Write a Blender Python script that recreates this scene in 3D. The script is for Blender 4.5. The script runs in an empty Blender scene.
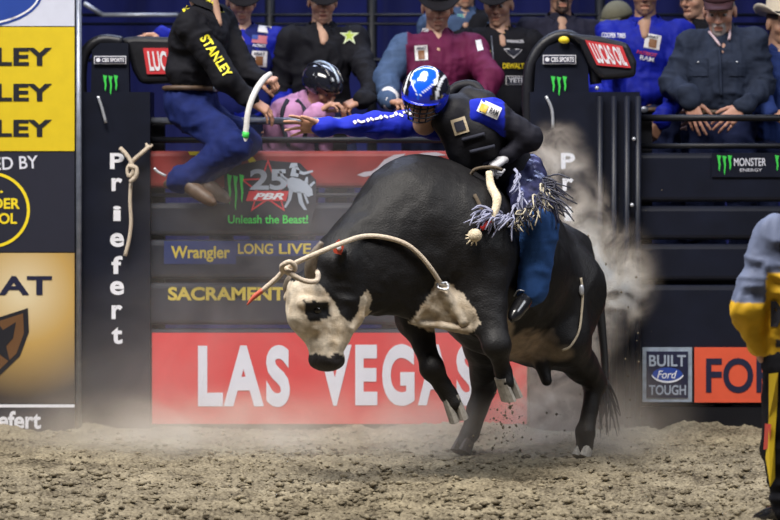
import bpy, math, random
import numpy as np
from mathutils import Vector, Matrix
from mathutils.bvhtree import BVHTree

SC = bpy.context.scene
COL = SC.collection
random.seed(7)
RNG = np.random.default_rng(7)

# ------------------------------------------------------------------ camera
CAM_Y, CAM_H, FPX, HORIZON = -16.9, 1.8, 2907.0, 120.0
cd = bpy.data.cameras.new('camera')
cam = bpy.data.objects.new('camera', cd)
COL.objects.link(cam)
cam.location = (0, CAM_Y, CAM_H)
cam.rotation_euler = (math.radians(90), 0, 0)
cd.sensor_width = 36.0
cd.lens = FPX * 36.0 / 780.0
cd.shift_y = -(260.0 - HORIZON) / 780.0
cd.clip_end = 200
cd.dof.use_dof = True
cd.dof.focus_distance = 14.8
cd.dof.aperture_fstop = 2.4
SC.camera = cam

# ------------------------------------------------------------------ world, lamps, exposure
W = bpy.data.worlds.new('arena_dark')
SC.world = W
W.use_nodes = True
bg = W.node_tree.nodes['Background']
bg.inputs[0].default_value = (0.15, 0.19, 0.33, 1)
bg.inputs[1].default_value = 0.16

def area(name, loc, target, size, power, col):
    l = bpy.data.lights.new(name, 'AREA')
    l.shape = 'RECTANGLE'
    l.size, l.size_y = size
    l.energy = power
    l.color = col
    o = bpy.data.objects.new(name, l)
    COL.objects.link(o)
    o.location = loc
    o.rotation_euler = (Vector(target) - Vector(loc)).to_track_quat('-Z', 'Y').to_euler()
    return o

# arena truss lights: overhead rows in front of the chutes, one row behind, one to each side
def spread(o, deg):
    o.data.spread = math.radians(deg)
spread(area('truss_light_front', (-1.6, -5.6, 9.0), (0, -1.9, 0.2), (6, 2.0), 405, (1.0, 0.95, 0.88)), 80)
spread(area('truss_light_side', (6.5, -4.5, 7.0), (0, -1.5, 0.5), (3, 3), 95, (0.92, 0.95, 1.0)), 90)
spread(area('truss_light_house', (-6.5, -3.5, 7.0), (-0.5, -1.5, 0.5), (3, 3), 95, (0.92, 0.95, 1.0)), 90)
spread(area('truss_light_rear', (0.5, 3.0, 7.5), (0, -0.6, 1.0), (7, 1.2), 170, (0.62, 0.72, 1.0)), 110)

vs = SC.view_settings
vs.view_transform = 'Standard'
vs.look = 'None'
vs.exposure = -0.22
vs.gamma = 1.0
vs.use_curve_mapping = False
SC.cycles.use_denoising = True
SC.cycles.volume_step_rate = 2.0
SC.cycles.volume_max_steps = 256
SC.cycles.volume_bounces = 2

# ------------------------------------------------------------------ placing by distance
def scl(y):
    return FPX / (y - CAM_Y)

def P(px, py, y):
    s = scl(y)
    return np.array([(px - 390.0) / s, y, CAM_H - (py - HORIZON) / s])

# ------------------------------------------------------------------ materials
MATS = {}

def mat(name, col, rough=0.6, var=0.12, scale=30.0, bump=0.0, bscale=None, metal=0.0, spec=0.5,
        sheen=0.0, coat=0.0, emit=None, alpha=None):
    if name in MATS:
        return MATS[name]
    m = bpy.data.materials.new(name)
    m.use_nodes = True
    nt = m.node_tree
    b = nt.nodes['Principled BSDF']
    b.inputs['Roughness'].default_value = rough
    b.inputs['Metallic'].default_value = metal
    b.inputs['Specular IOR Level'].default_value = spec
    b.inputs['Sheen Weight'].default_value = sheen
    b.inputs['Coat Weight'].default_value = coat
    tc = nt.nodes.new('ShaderNodeTexCoord')
    nz = nt.nodes.new('ShaderNodeTexNoise')
    nz.inputs['Scale'].default_value = scale
    nz.inputs['Detail'].default_value = 4
    nt.links.new(tc.outputs['Object'], nz.inputs['Vector'])
    mr = nt.nodes.new('ShaderNodeMapRange')
    mr.inputs['From Min'].default_value = 0.25
    mr.inputs['From Max'].default_value = 0.75
    mr.inputs['To Min'].default_value = 1.0 - var
    mr.inputs['To Max'].default_value = 1.0 + var
    nt.links.new(nz.outputs['Fac'], mr.inputs['Value'])
    mx = nt.nodes.new('ShaderNodeMix')
    mx.data_type = 'RGBA'
    mx.blend_type = 'MULTIPLY'
    mx.inputs[0].default_value = 1.0
    if col is None:
        at = nt.nodes.new('ShaderNodeAttribute')
        at.attribute_name = 'Col'
        nt.links.new(at.outputs['Color'], mx.inputs[6])
    else:
        mx.inputs[6].default_value = (*col, 1)
    nt.links.new(mr.outputs['Result'], mx.inputs[7])
    nt.links.new(mx.outputs[2], b.inputs['Base Color'])
    if bump:
        n2 = nt.nodes.new('ShaderNodeTexNoise')
        n2.inputs['Scale'].default_value = bscale or scale * 3
        n2.inputs['Detail'].default_value = 3
        nt.links.new(tc.outputs['Object'], n2.inputs['Vector'])
        bp = nt.nodes.new('ShaderNodeBump')
        bp.inputs['Strength'].default_value = bump
        bp.inputs['Distance'].default_value = 0.01
        nt.links.new(n2.outputs['Fac'], bp.inputs['Height'])
        nt.links.new(bp.outputs['Normal'], b.inputs['Normal'])
    MATS[name] = m
    return m

def prn(name, col, rough=0.5):          # printed ink
    return mat(name, col, rough=rough, var=0.05, scale=12)

# ------------------------------------------------------------------ objects and tags
def tag(o, label=None, cat=None, group=None, kind=None):
    if label: o['label'] = label
    if cat: o['category'] = cat
    if group: o['group'] = group
    if kind: o['kind'] = kind
    return o

def empty(name, loc, label=None, cat=None, group=None, kind=None):
    o = bpy.data.objects.new(name, None)
    COL.objects.link(o)
    o.empty_display_size = 0.1
    o.location = tuple(loc)
    return tag(o, label, cat, group, kind)

def mesh_from(name, V, F, smooth=False):
    me = bpy.data.meshes.new(name)
    V = np.asarray(V, dtype=np.float64)
    if isinstance(F, np.ndarray):
        n, k = F.shape
        me.vertices.add(len(V))
        me.vertices.foreach_set('co', V.ravel())
        me.loops.add(n * k)
        me.loops.foreach_set('vertex_index', F.ravel().astype(np.int32))
        me.polygons.add(n)
        me.polygons.foreach_set('loop_start', np.arange(0, n * k, k, dtype=np.int32))
        me.update(calc_edges=True)
    else:
        me.from_pydata([tuple(v) for v in V], [], [tuple(f) for f in F])
        me.update()
    if smooth and len(me.polygons):
        me.polygons.foreach_set('use_smooth', [True] * len(me.polygons))
    return me

def obj(name, V, F, m, parent=None, smooth=False, cols=None, label=None):
    V = np.asarray(V, dtype=np.float64)
    if parent is not None:
        org = np.array(parent.matrix_basis.translation)
        if parent.parent is not None:
            org = org + np.array(parent.parent.matrix_basis.translation)
    else:
        lo, hi = V.min(0), V.max(0)
        org = np.array([(lo[0] + hi[0]) / 2, (lo[1] + hi[1]) / 2, lo[2]])
    me = mesh_from(name, V - org, F, smooth)
    o = bpy.data.objects.new(name, me)
    COL.objects.link(o)
    if parent is not None:
        o.parent = parent
    else:
        o.location = tuple(org)
    for mm in (m if isinstance(m, (list, tuple)) else [m]):
        me.materials.append(mm)
    if cols is not None:
        ca = me.color_attributes.new('Col', 'FLOAT_COLOR', 'POINT')
        c4 = np.ones((len(V), 4), dtype=np.float32)
        c4[:, :3] = cols
        ca.data.foreach_set('color', c4.ravel())
    if label:
        o['label'] = label
    return o

# ------------------------------------------------------------------ shape builders: return (V, F)
def join(*parts):
    Vs, Fs, n = [], [], 0
    for V, F in parts:
        V = np.asarray(V, dtype=np.float64)
        Vs.append(V)
        Fs += [tuple(int(i) + n for i in f) for f in F]
        n += len(V)
    return np.vstack(Vs), Fs

def box(lo, hi, bev=0.0):
    x0, y0, z0 = lo
    x1, y1, z1 = hi
    if bev <= 0:
        V = [(x0, y0, z0), (x1, y0, z0), (x1, y1, z0), (x0, y1, z0), (x0, y0, z1), (x1, y0, z1), (x1, y1, z1), (x0, y1, z1)]
        F = [(0, 3, 2, 1), (4, 5, 6, 7), (0, 1, 5, 4), (1, 2, 6, 5), (2, 3, 7, 6), (3, 0, 4, 7)]
        return np.array(V, float), F
    # beam with rounded long edges (profile in y,z extruded along x)
    b = min(bev, (y1 - y0) / 2.01, (z1 - z0) / 2.01)
    prof = []
    for cy, cz, a0 in ((y1 - b, z1 - b, 0), (y0 + b, z1 - b, 90), (y0 + b, z0 + b, 180), (y1 - b, z0 + b, 270)):
        for k in range(4):
            a = math.radians(a0 + k * 30)
            prof.append((cy + b * math.cos(a), cz + b * math.sin(a)))
    n = len(prof)
    V = [(x0, p[0], p[1]) for p in prof] + [(x1, p[0], p[1]) for p in prof]
    F = [(i, n + i, n + (i + 1) % n, (i + 1) % n) for i in range(n)]
    F += [tuple(range(n)), tuple(range(2 * n - 1, n - 1, -1))]
    return np.array(V, float), F

def prism(poly, y0, y1):
    """polygon given as (x,z) world pairs, extruded from y0 (front) to y1"""
    n = len(poly)
    V = [(p[0], y0, p[1]) for p in poly] + [(p[0], y1, p[1]) for p in poly]
    F = [tuple(range(n)), tuple(range(2 * n - 1, n - 1, -1))]
    F += [(i, n + i, n + (i + 1) % n, (i + 1) % n) for i in range(n)]
    return np.array(V, float), F

def pxpoly(pts, y):
    out = []
    for a, b in pts:
        p = P(a, b, y)
        out.append((p[0], p[2]))
    return out

def pxprism(pts, y0, y1):
    return prism(pxpoly(pts, y0), y0, y1)

def pxbox(x0, t, x1, b, y0, y1, bev=0.0):
    a, c = P(x0, b, y0), P(x1, t, y0)
    return box((a[0], y0, a[2]), (c[0], y1, c[2]), bev)

def catmull(pts, sub=6):
    pts = [np.asarray(p, float) for p in pts]
    if len(pts) < 3:
        return [pts[0] + (pts[-1] - pts[0]) * t for t in np.linspace(0, 1, sub + 1)]
    ext = [2 * pts[0] - pts[1]] + pts + [2 * pts[-1] - pts[-2]]
    out = []
    for i in range(1, len(ext) - 2):
        a, b, c, d = ext[i - 1:i + 3]
        for k in range(sub):
            t = k / sub
            out.append(0.5 * ((2 * b) + (c - a) * t + (2 * a - 5 * b + 4 * c - d) * t * t + (3 * b - a - 3 * c + d) * t ** 3))
    out.append(pts[-1])
    return out

def tube(pts, r, n=8, sub=6, caps=True, smoothpath=True):
    path = catmull(pts, sub) if smoothpath else [np.asarray(p, float) for p in pts]
    m = len(path)
    rs = r if hasattr(r, '__len__') else [r, r]
    rr = np.interp(np.linspace(0, 1, m), np.linspace(0, 1, len(rs)), rs)
    V, F = [], []
    up = None
    for i, p in enumerate(path):
        t = path[min(i + 1, m - 1)] - path[max(i - 1, 0)]
        t = t / (np.linalg.norm(t) + 1e-9)
        if up is None:
            up = np.array([0, 0, 1.0]) if abs(t[2]) < 0.9 else np.array([1.0, 0, 0])
        u = up - t * np.dot(up, t)
        u /= np.linalg.norm(u) + 1e-9
        up = u
        w = np.cross(t, u)
        for k in range(n):
            a = 2 * math.pi * k / n
            V.append(p + rr[i] * (math.cos(a) * u + math.sin(a) * w))
    for i in range(m - 1):
        for k in range(n):
            F.append((i * n + k, i * n + (k + 1) % n, (i + 1) * n + (k + 1) % n, (i + 1) * n + k))
    if caps:
        F.append(tuple(range(n - 1, -1, -1)))
        F.append(tuple((m - 1) * n + k for k in range(n)))
    return np.array(V), F

def ball(c, r, nu=14, nv=9, R=None):
    r = np.array(r if hasattr(r, '__len__') else (r, r, r), float)
    V = [(0, 0, 1.0)]
    for j in range(1, nv):
        ph = math.pi * j / nv
        for i in range(nu):
            th = 2 * math.pi * i / nu
            V.append((math.sin(ph) * math.cos(th), math.sin(ph) * math.sin(th), math.cos(ph)))
    V.append((0, 0, -1.0))
    V = np.array(V) * r
    if R is not None:
        V = V @ np.asarray(R).T
    V = V + np.asarray(c)
    F = []
    for i in range(nu):
        F.append((0, 1 + i, 1 + (i + 1) % nu))
    for j in range(nv - 2):
        for i in range(nu):
            a = 1 + j * nu + i
            b = 1 + j * nu + (i + 1) % nu
            F.append((a, a + nu, b + nu, b))
    L = len(V) - 1
    for i in range(nu):
        F.append((L, 1 + (nv - 2) * nu + (i + 1) % nu, 1 + (nv - 2) * nu + i))
    return V, F

# ------------------------------------------------------------------ lettering (built-in font, turned to mesh)
TXT = {}

def make_text(s, bold=0.0, shear=0.0, gap=1.0):
    cu = bpy.data.curves.new('lettering', 'FONT')
    cu.body = s
    cu.offset = bold
    cu.shear = shear
    cu.space_character = gap
    cu.resolution_u = 5
    o = bpy.data.objects.new('lettering', cu)
    COL.objects.link(o)
    bpy.context.view_layer.update()
    dg = bpy.context.evaluated_depsgraph_get()
    me = bpy.data.meshes.new_from_object(o.evaluated_get(dg))
    V = np.array([v.co[:2] for v in me.vertices])
    F = [tuple(p.vertices) for p in me.polygons]
    bpy.data.objects.remove(o)
    bpy.data.curves.remove(cu)
    bpy.data.meshes.remove(me)
    lo, hi = V.min(0), V.max(0)
    V = (V - lo) / (hi - lo)
    return V, F

for _s, _b, _h in (
        ('STANLEY', .035, 0), ('PRESENTED BY', .012, 0), ('U.S.', .03, 0), ('BORDER', .03, 0), ('PATROL', .03, 0), ('ARIAT', .03, 0),
        ('Priefert', .03, 0), ('\u00ae', 0, 0), ('CBS SPORTS', .03, 0), ('LUCAS OIL', .03, 0), ('LAS', .042, 0), ('VEGAS', .042, 0),
        ('SACRAMENTO', .035, 0), ('Wrangler', .025, 0), ('LONG', .02, 0), ('LIVE', .02, 0), ('COWBOYS', .02, 0), ('25', .03, 0), ('PBR', .04, .35),
        ('Unleash the Beast!', .02, 0), ('MONSTER', .01, 0), ('ENERGY', 0, 0), ('BUILT', .02, 0), ('TOUGH', .02, 0), ('Ford', .01, .3),
        ('FORD', .02, 0), ('DEWALT', .03, 0), ('YETI', .02, 0), ('COOPER TIRES', .02, 0), ('WRANGLER', .02, 0), ('P', .03, 0), ('r', .03, 0),
        ('i', .03, 0), ('e', .03, 0), ('f', .03, 0), ('t', .03, 0), ('M', .05, 0), ('PATRIOT', .02, 0), ('PBR25', .02, 0), ('RAM', .02, 0)):
    TXT[_s] = make_text(_s, _b, _h, {'LAS': 1.22, 'VEGAS': 1.22, 'STANLEY': 1.05}.get(_s, 1.0))

def text_at(s, x0, t, x1, b, y, m, parent, name='lettering', rot=0.0):
    V, F = TXT[s]
    px = x0 + V[:, 0] * (x1 - x0)
    py = b + V[:, 1] * (t - b)
    if rot:
        cx, cy = (x0 + x1) / 2, (t + b) / 2
        c, sn = math.cos(rot), math.sin(rot)
        px, py = cx + (px - cx) * c - (py - cy) * sn, cy + (px - cx) * sn + (py - cy) * c
    s_ = scl(y)
    W3 = np.stack([(px - 390) / s_, np.full(len(px), y), CAM_H - (py - HORIZON) / s_], 1)
    return obj(name, W3, F, m, parent)

def ring_pts(cx, cy, a, b, n=40, a0=0, a1=360):
    return [(cx + a * math.cos(math.radians(t)), cy + b * math.sin(math.radians(t))) for t in np.linspace(a0, a1, n, endpoint=(a1 - a0) < 360)]

def flat(pts, y, m, parent, name):
    W3 = [(*p[:1], y, p[1]) for p in pxpoly(pts, y)]
    return obj(name, W3, [tuple(range(len(W3)))], m, parent)

def ring_flat(cx, cy, a, b, w, y, m, parent, name, n=40):
    o = pxpoly(ring_pts(cx, cy, a, b, n), y)
    i = pxpoly(ring_pts(cx, cy, a - w, b - w, n), y)
    V = [(p[0], y, p[1]) for p in o] + [(p[0], y, p[1]) for p in i]
    F = [(k, (k + 1) % n, n + (k + 1) % n, n + k) for k in range(n)]
    return obj(name, V, F, m, parent)

def claw_pts(x0, t, x1, b):
    """three torn claw strokes"""
    w, h = x1 - x0, b - t
    out = []
    for k, (dx, top, bot) in enumerate(((0.0, 0.0, .82), (.36, .03, 1.0), (.72, 0.0, .78))):
        pts = [(dx, top), (dx + .28, top + .04), (dx + .20, top + .25), (dx + .24, .5), (dx + .16, bot), (dx + .10, bot - .12), (dx + .12, .5), (dx + .06, .28)]
        out.append([(x0 + p[0] * w, t + p[1] * h) for p in pts])
    return out

def claws(x0, t, x1, b, y, m, parent):
    parts = []
    for pl in claw_pts(x0, t, x1, b):
        q = pxpoly(pl, y)
        parts.append(([(p[0], y, p[1]) for p in q], [tuple(range(len(q)))]))
    V, F = join(*parts)
    return obj('claw_mark', V, F, m, parent)

# ------------------------------------------------------------------ implicit surfaces
def vnoise(p, seed=0):
    p = np.asarray(p, float)
    i = np.floor(p).astype(np.int64)
    f = p - i
    f = f * f * (3 - 2 * f)
    def h(ix, iy, iz):
        n = (ix * 374761393 + iy * 668265263 + iz * 2147483647 + seed * 974634777) & 0xffffffff
        n = ((n ^ (n >> 13)) * 1274126177) & 0xffffffff
        return ((n ^ (n >> 16)) & 0xffff) / 65535.0
    r = 0
    for dx in (0, 1):
        wx = f[:, 0] if dx else 1 - f[:, 0]
        for dy in (0, 1):
            wy = f[:, 1] if dy else 1 - f[:, 1]
            for dz in (0, 1):
                wz = f[:, 2] if dz else 1 - f[:, 2]
                r = r + wx * wy * wz * h(i[:, 0] + dx, i[:, 1] + dy, i[:, 2] + dz)
    return r * 2 - 1

def rc(a, b, ra, rb, k=0.03, sub=False):
    return ('rc', np.asarray(a, float), np.asarray(b, float), ra, rb, k, sub)

def el(c, r, R=None, k=0.03, sub=False):
    r = np.array(r if hasattr(r, '__len__') else (r, r, r), float)
    return ('el', np.asarray(c, float), r, None if R is None else np.asarray(R, float), 0, k, sub)

def chain(pts, rs, k=0.03):
    return [rc(pts[i], pts[i + 1], rs[i], rs[i + 1], k) for i in range(len(pts) - 1)]

def sdf_mesh(prims, vox):
    los, his = [], []
    for q in prims:
        if q[6]:
            continue
        if q[0] == 'rc':
            r = max(q[3], q[4])
            los.append(np.minimum(q[1], q[2]) - r)
            his.append(np.maximum(q[1], q[2]) + r)
        else:
            r = q[2].max()
            los.append(q[1] - r)
            his.append(q[1] + r)
    lo = np.min(los, 0) - 4 * vox
    hi = np.max(his, 0) + 4 * vox
    n = np.ceil((hi - lo) / vox).astype(int) + 1
    G = np.full(n, 1.0, dtype=np.float32)
    for q in prims:
        k = q[5]
        if q[0] == 'rc':
            r = max(q[3], q[4])
            a, b = np.minimum(q[1], q[2]) - r, np.maximum(q[1], q[2]) + r
        else:
            r = q[2].max()
            a, b = q[1] - r, q[1] + r
        mg = k + 3 * vox
        i0 = np.maximum(np.floor((a - mg - lo) / vox).astype(int), 0)
        i1 = np.minimum(np.ceil((b + mg - lo) / vox).astype(int) + 1, n)
        if np.any(i1 <= i0):
            continue
        X = (lo[0] + vox * np.arange(i0[0], i1[0]))[:, None, None].astype(np.float32)
        Y = (lo[1] + vox * np.arange(i0[1], i1[1]))[None, :, None].astype(np.float32)
        Z = (lo[2] + vox * np.arange(i0[2], i1[2]))[None, None, :].astype(np.float32)
        if q[0] == 'rc':
            A, B = q[1], q[2]
            d = B - A
            L2 = float(d @ d) + 1e-12
            t = ((X - A[0]) * d[0] + (Y - A[1]) * d[1] + (Z - A[2]) * d[2]) / L2
            t = np.clip(t, 0, 1)
            D = np.sqrt((X - A[0] - t * d[0]) ** 2 + (Y - A[1] - t * d[1]) ** 2 + (Z - A[2] - t * d[2]) ** 2) - (q[3] + (q[4] - q[3]) * t)
        else:
            c, r, R = q[1], q[2], q[3]
            x, y, z = X - c[0], Y - c[1], Z - c[2]
            if R is not None:
                x, y, z = (R[0, 0] * x + R[1, 0] * y + R[2, 0] * z, R[0, 1] * x + R[1, 1] * y + R[2, 1] * z, R[0, 2] * x + R[1, 2] * y + R[2, 2] * z)
            k0 = np.sqrt((x / r[0]) ** 2 + (y / r[1]) ** 2 + (z / r[2]) ** 2)
            k1 = np.sqrt((x / r[0] ** 2) ** 2 + (y / r[1] ** 2) ** 2 + (z / r[2] ** 2) ** 2)
            D = k0 * (k0 - 1.0) / (k1 + 1e-6)
        S = G[i0[0]:i1[0], i0[1]:i1[1], i0[2]:i1[2]]
        if q[6]:
            D = -D
            h = np.clip(0.5 - 0.5 * (S - D) / k, 0, 1)
            S[...] = S * (1 - h) + D * h + k * h * (1 - h)
        else:
            h = np.clip(0.5 + 0.5 * (S - D) / k, 0, 1)
            S[...] = S * (1 - h) + D * h - k * h * (1 - h)
    # surface nets
    neg = G < 0
    cnt = np.zeros(n - 1, dtype=np.int8)
    for dx in (0, 1):
        for dy in (0, 1):
            for dz in (0, 1):
                cnt += neg[dx:n[0] - 1 + dx, dy:n[1] - 1 + dy, dz:n[2] - 1 + dz]
    act = (cnt > 0) & (cnt < 8)
    ids = np.full(n - 1, -1, dtype=np.int64)
    ci = np.argwhere(act)
    ids[act] = np.arange(len(ci))
    acc = np.zeros((len(ci), 3))
    num = np.zeros(len(ci))
    cor = {}
    for dx in (0, 1):
        for dy in (0, 1):
            for dz in (0, 1):
                cor[(dx, dy, dz)] = G[ci[:, 0] + dx, ci[:, 1] + dy, ci[:, 2] + dz].astype(np.float64)
    ks = list(cor)
    for a in ks:
        for ax in range(3):
            if a[ax] == 0:
                b = list(a)
                b[ax] = 1
                b = tuple(b)
                va, vb = cor[a], cor[b]
                m = (va < 0) != (vb < 0)
                t = np.where(m, va / np.where(m, va - vb, 1), 0)
                pt = np.array(a, float)[None, :].repeat(len(ci), 0)
                pt[:, ax] = t
                acc += pt * m[:, None]
                num += m
    V = lo + vox * (ci + acc / num[:, None])
    F = []
    for ax in range(3):
        u, w = (ax + 1) % 3, (ax + 2) % 3
        sl0 = [slice(1, -1)] * 3
        sl1 = [slice(1, -1)] * 3
        sl0[ax] = slice(0, n[ax] - 1)
        sl1[ax] = slice(1, n[ax])
        a, b = neg[tuple(sl0)], neg[tuple(sl1)]
        e = np.argwhere(a != b)
        off = np.array([1, 1, 1])
        off[ax] = 0
        inside0 = a[a != b]
        e = e + off
        def idx(du, dw):
            c = e.copy()
            c[:, u] -= du
            c[:, w] -= dw
            return ids[c[:, 0], c[:, 1], c[:, 2]]
        q = np.stack([idx(1, 1), idx(0, 1), idx(0, 0), idx(1, 0)], 1)
        q[~inside0] = q[~inside0][:, ::-1]
        F.append(q)
    F = np.vstack(F)
    return V, F[(F >= 0).all(1)]

def vnormals(V, F):
    a = V[F[:, 2]] - V[F[:, 0]]
    b = V[F[:, 3]] - V[F[:, 1]]
    fn = np.cross(a, b)
    N = np.zeros_like(V)
    for k in range(4):
        np.add.at(N, F[:, k], fn)
    return N / (np.linalg.norm(N, axis=1, keepdims=True) + 1e-9)

def rough_up(V, F, amp, freq, seed=0, stretch=(1, 1, 1)):
    N = vnormals(V, F)
    d = vnoise(V * freq * np.array(stretch), seed) + 0.5 * vnoise(V * freq * 2.1 * np.array(stretch), seed + 1)
    return V + N * (amp * d)[:, None]

def paint(V, base, spots, jitter=0.0, freq=14.0):
    """spots: (centre, radius or radii, colour, softness)"""
    C = np.tile(np.array(base, float), (len(V), 1))
    nz = vnoise(V * freq, 5) * jitter + vnoise(V * freq * 2.3, 6) * jitter * .5 if jitter else 0
    for c, r, col, soft in spots:
        d = np.linalg.norm((V - np.asarray(c)) / np.asarray(r), axis=1) - 1 + nz
        w = np.clip(0.5 - d / max(soft, 1e-4), 0, 1)[:, None]
        C = C * (1 - w) + np.array(col) * w
    return C

def catq(*parts):
    Vs, Fs, n = [], [], 0
    for V, F in parts:
        Vs.append(V)
        Fs.append(F + n)
        n += len(V)
    return np.vstack(Vs), np.vstack(Fs)

def unit(v):
    v = np.asarray(v, float)
    return v / (np.linalg.norm(v) + 1e-9)

# print stuck on a curved surface: each point is dropped on it from the front
def decal(V2, F, bvh, yref, off, m, parent, name):
    """V2: pixel pairs at the reference distance"""
    W3 = []
    miss = 0
    for a, b in V2:
        p = P(a, b, yref)
        hit = bvh.ray_cast(Vector((p[0], p[1] - 1.0, p[2])), Vector((0, 1, 0)), 2.5)
        if hit[0] is None:
            miss += 1
            W3.append(None)
        else:
            W3.append((p[0], hit[0].y - off, p[2]))
    good = [w[1] for w in W3 if w is not None]
    if not good:
        return None
    fy = sum(good) / len(good)
    W3 = [w if w is not None else (*P(*V2[i], yref)[:1], fy, P(*V2[i], yref)[2]) for i, w in enumerate(W3)]
    return obj(name, W3, F, m, parent)

def patch_grid(x0, t, x1, b, rot=0.0, n=4):
    pts = []
    cx, cy = (x0 + x1) / 2, (t + b) / 2
    c, s = math.cos(rot), math.sin(rot)
    for j in range(n + 1):
        for i in range(n + 1):
            x = x0 + (x1 - x0) * i / n - cx
            y = t + (b - t) * j / n - cy
            pts.append((cx + x * c - y * s, cy + x * s + y * c))
    F = [(j * (n + 1) + i, (j + 1) * (n + 1) + i, (j + 1) * (n + 1) + i + 1, j * (n + 1) + i + 1) for j in range(n) for i in range(n)]
    return pts, F

def patch_text(s, x0, t, x1, b, rot=0.0):
    V, F = TXT[s]
    cx, cy = (x0 + x1) / 2, (t + b) / 2
    c, sn = math.cos(rot), math.sin(rot)
    out = []
    for v in V:
        x = (v[0] - .5) * (x1 - x0)
        y = (.5 - v[1]) * (b - t)
        out.append((cx + x * c - y * sn, cy + x * sn + y * c))
    return out, F

# ================================================================== THE SETTING
def fbm(p, seed, octs=4, gain=0.55):
    r, a = 0, 1.0
    for o in range(octs):
        r = r + a * vnoise(p * (2.03 ** o), seed + o)
        a *= gain
    return r

def dirt_material():
    m = bpy.data.materials.new('arena_dirt')
    m.use_nodes = True
    nt = m.node_tree
    b = nt.nodes['Principled BSDF']
    b.inputs['Roughness'].default_value = 0.95
    b.inputs['Specular IOR Level'].default_value = 0.15
    tc = nt.nodes.new('ShaderNodeTexCoord')
    n1 = nt.nodes.new('ShaderNodeTexNoise')
    n1.inputs['Scale'].default_value = 3.5
    n1.inputs['Detail'].default_value = 8
    n2 = nt.nodes.new('ShaderNodeTexNoise')
    n2.inputs['Scale'].default_value = 60
    n2.inputs['Detail'].default_value = 5
    nt.links.new(tc.outputs['Object'], n1.inputs['Vector'])
    nt.links.new(tc.outputs['Object'], n2.inputs['Vector'])
    ad = nt.nodes.new('ShaderNodeMath')
    ad.operation = 'ADD'
    nt.links.new(n1.outputs['Fac'], ad.inputs[0])
    nt.links.new(n2.outputs['Fac'], ad.inputs[1])
    cr = nt.nodes.new('ShaderNodeValToRGB')
    e = cr.color_ramp.elements
    e[0].position, e[0].color = 0.36, (0.060, 0.047, 0.031, 1)
    e[1].position, e[1].color = 0.64, (0.335, 0.285, 0.195, 1)
    hv = nt.nodes.new('ShaderNodeMath')
    hv.operation = 'MULTIPLY'
    hv.inputs[1].default_value = 0.5
    nt.links.new(ad.outputs[0], hv.inputs[0])
    nt.links.new(hv.outputs[0], cr.inputs['Fac'])
    nt.links.new(cr.outputs['Color'], b.inputs['Base Color'])
    bp = nt.nodes.new('ShaderNodeBump')
    bp.inputs['Strength'].default_value = 0.6
    bp.inputs['Distance'].default_value = 0.012
    nt.links.new(n2.outputs['Fac'], bp.inputs['Height'])
    nt.links.new(bp.outputs['Normal'], b.inputs['Normal'])
    return m

DIRT = dirt_material()

def ground_z(x, y):
    x, y = np.asarray(x, float), np.asarray(y, float)
    p = np.stack([x, y, np.zeros_like(x)], -1).reshape(-1, 3)
    z = 0.016 * fbm(p * 3.1, 11, 2) + 0.012 * fbm(p * 9.0, 21, 2) + 0.016 * np.abs(fbm(p * 30.0, 31, 2))
    z = z - 0.012 + 0.05 * np.clip((p[:, 1] + .32) / .3, 0, 1) * (0.6 + 0.6 * vnoise(p * 4.0, 77))
    return z.reshape(x.shape)

gx = np.concatenate([np.linspace(-14, -3.0, 20)[:-1], np.arange(-3.0, 3.0001, 0.0145), np.linspace(3.0, 14, 20)[1:]])
gy = np.concatenate([np.linspace(-15.5, -4.9, 12)[:-1], np.arange(-4.9, 0.3, 0.0155), np.linspace(0.3, 9.0, 8)])
GX, GY = np.meshgrid(gx, gy)
GZ = ground_z(GX, GY)
Vg = np.stack([GX.ravel(), GY.ravel(), GZ.ravel()], 1)
nx, ny = len(gx), len(gy)
ii, jj = np.meshgrid(np.arange(nx - 1), np.arange(ny - 1))
a0 = (jj * nx + ii).ravel()
Fg = np.stack([a0, a0 + 1, a0 + nx + 1, a0 + nx], 1)
floor = obj('floor', Vg, Fg, DIRT, smooth=True)
tag(floor, 'churned brown dirt of the arena floor', 'dirt floor', kind='structure')

# loose clods
def clods(n):
    base = np.array([(1, 0, 0), (-1, 0, 0), (0, 1, 0), (0, -1, 0), (0, 0, 1), (0, 0, -1), (.6, .6, .55), (-.6, .6, .5), (.6, -.6, .55), (-.6, -.6, .5)], float)
    tri = [(4, 0, 6), (4, 6, 2), (4, 2, 7), (4, 7, 1), (4, 1, 9), (4, 9, 3), (4, 3, 8), (4, 8, 0), (0, 2, 6), (2, 1, 7), (1, 3, 9), (3, 0, 8), (5, 2, 0), (5, 1, 2), (5, 3, 1), (5, 0, 3)]
    V, F = [], []
    u = RNG.random(n)
    y = -4.6 + 4.4 * u ** 1.25
    x = RNG.uniform(-2.9, 2.9, n)
    r = 0.0045 + 0.020 * RNG.random(n) ** 5
    r *= np.where(y > -2.2, .75, 1.0)
    z = ground_z(x, y)
    for i in range(n):
        v = base * (1 + RNG.uniform(-.42, .42, base.shape)) * r[i] * np.array([1.35, 1.0, .62])
        a = RNG.uniform(0, 6.28)
        c, s = math.cos(a), math.sin(a)
        v = np.stack([v[:, 0] * c - v[:, 1] * s, v[:, 0] * s + v[:, 1] * c, v[:, 2]], 1)
        V.append(v + np.array([x[i], y[i], z[i] + r[i] * .3]))
        F.append(np.array(tri) + 10 * i)
    return np.vstack(V), np.vstack(F)

Vc, Fc = clods(15000)
tag(obj('dirt_clods', Vc, Fc, DIRT), 'loose crumbs and clods of dirt strewn over the arena floor', 'dirt clods', kind='stuff')

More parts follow.
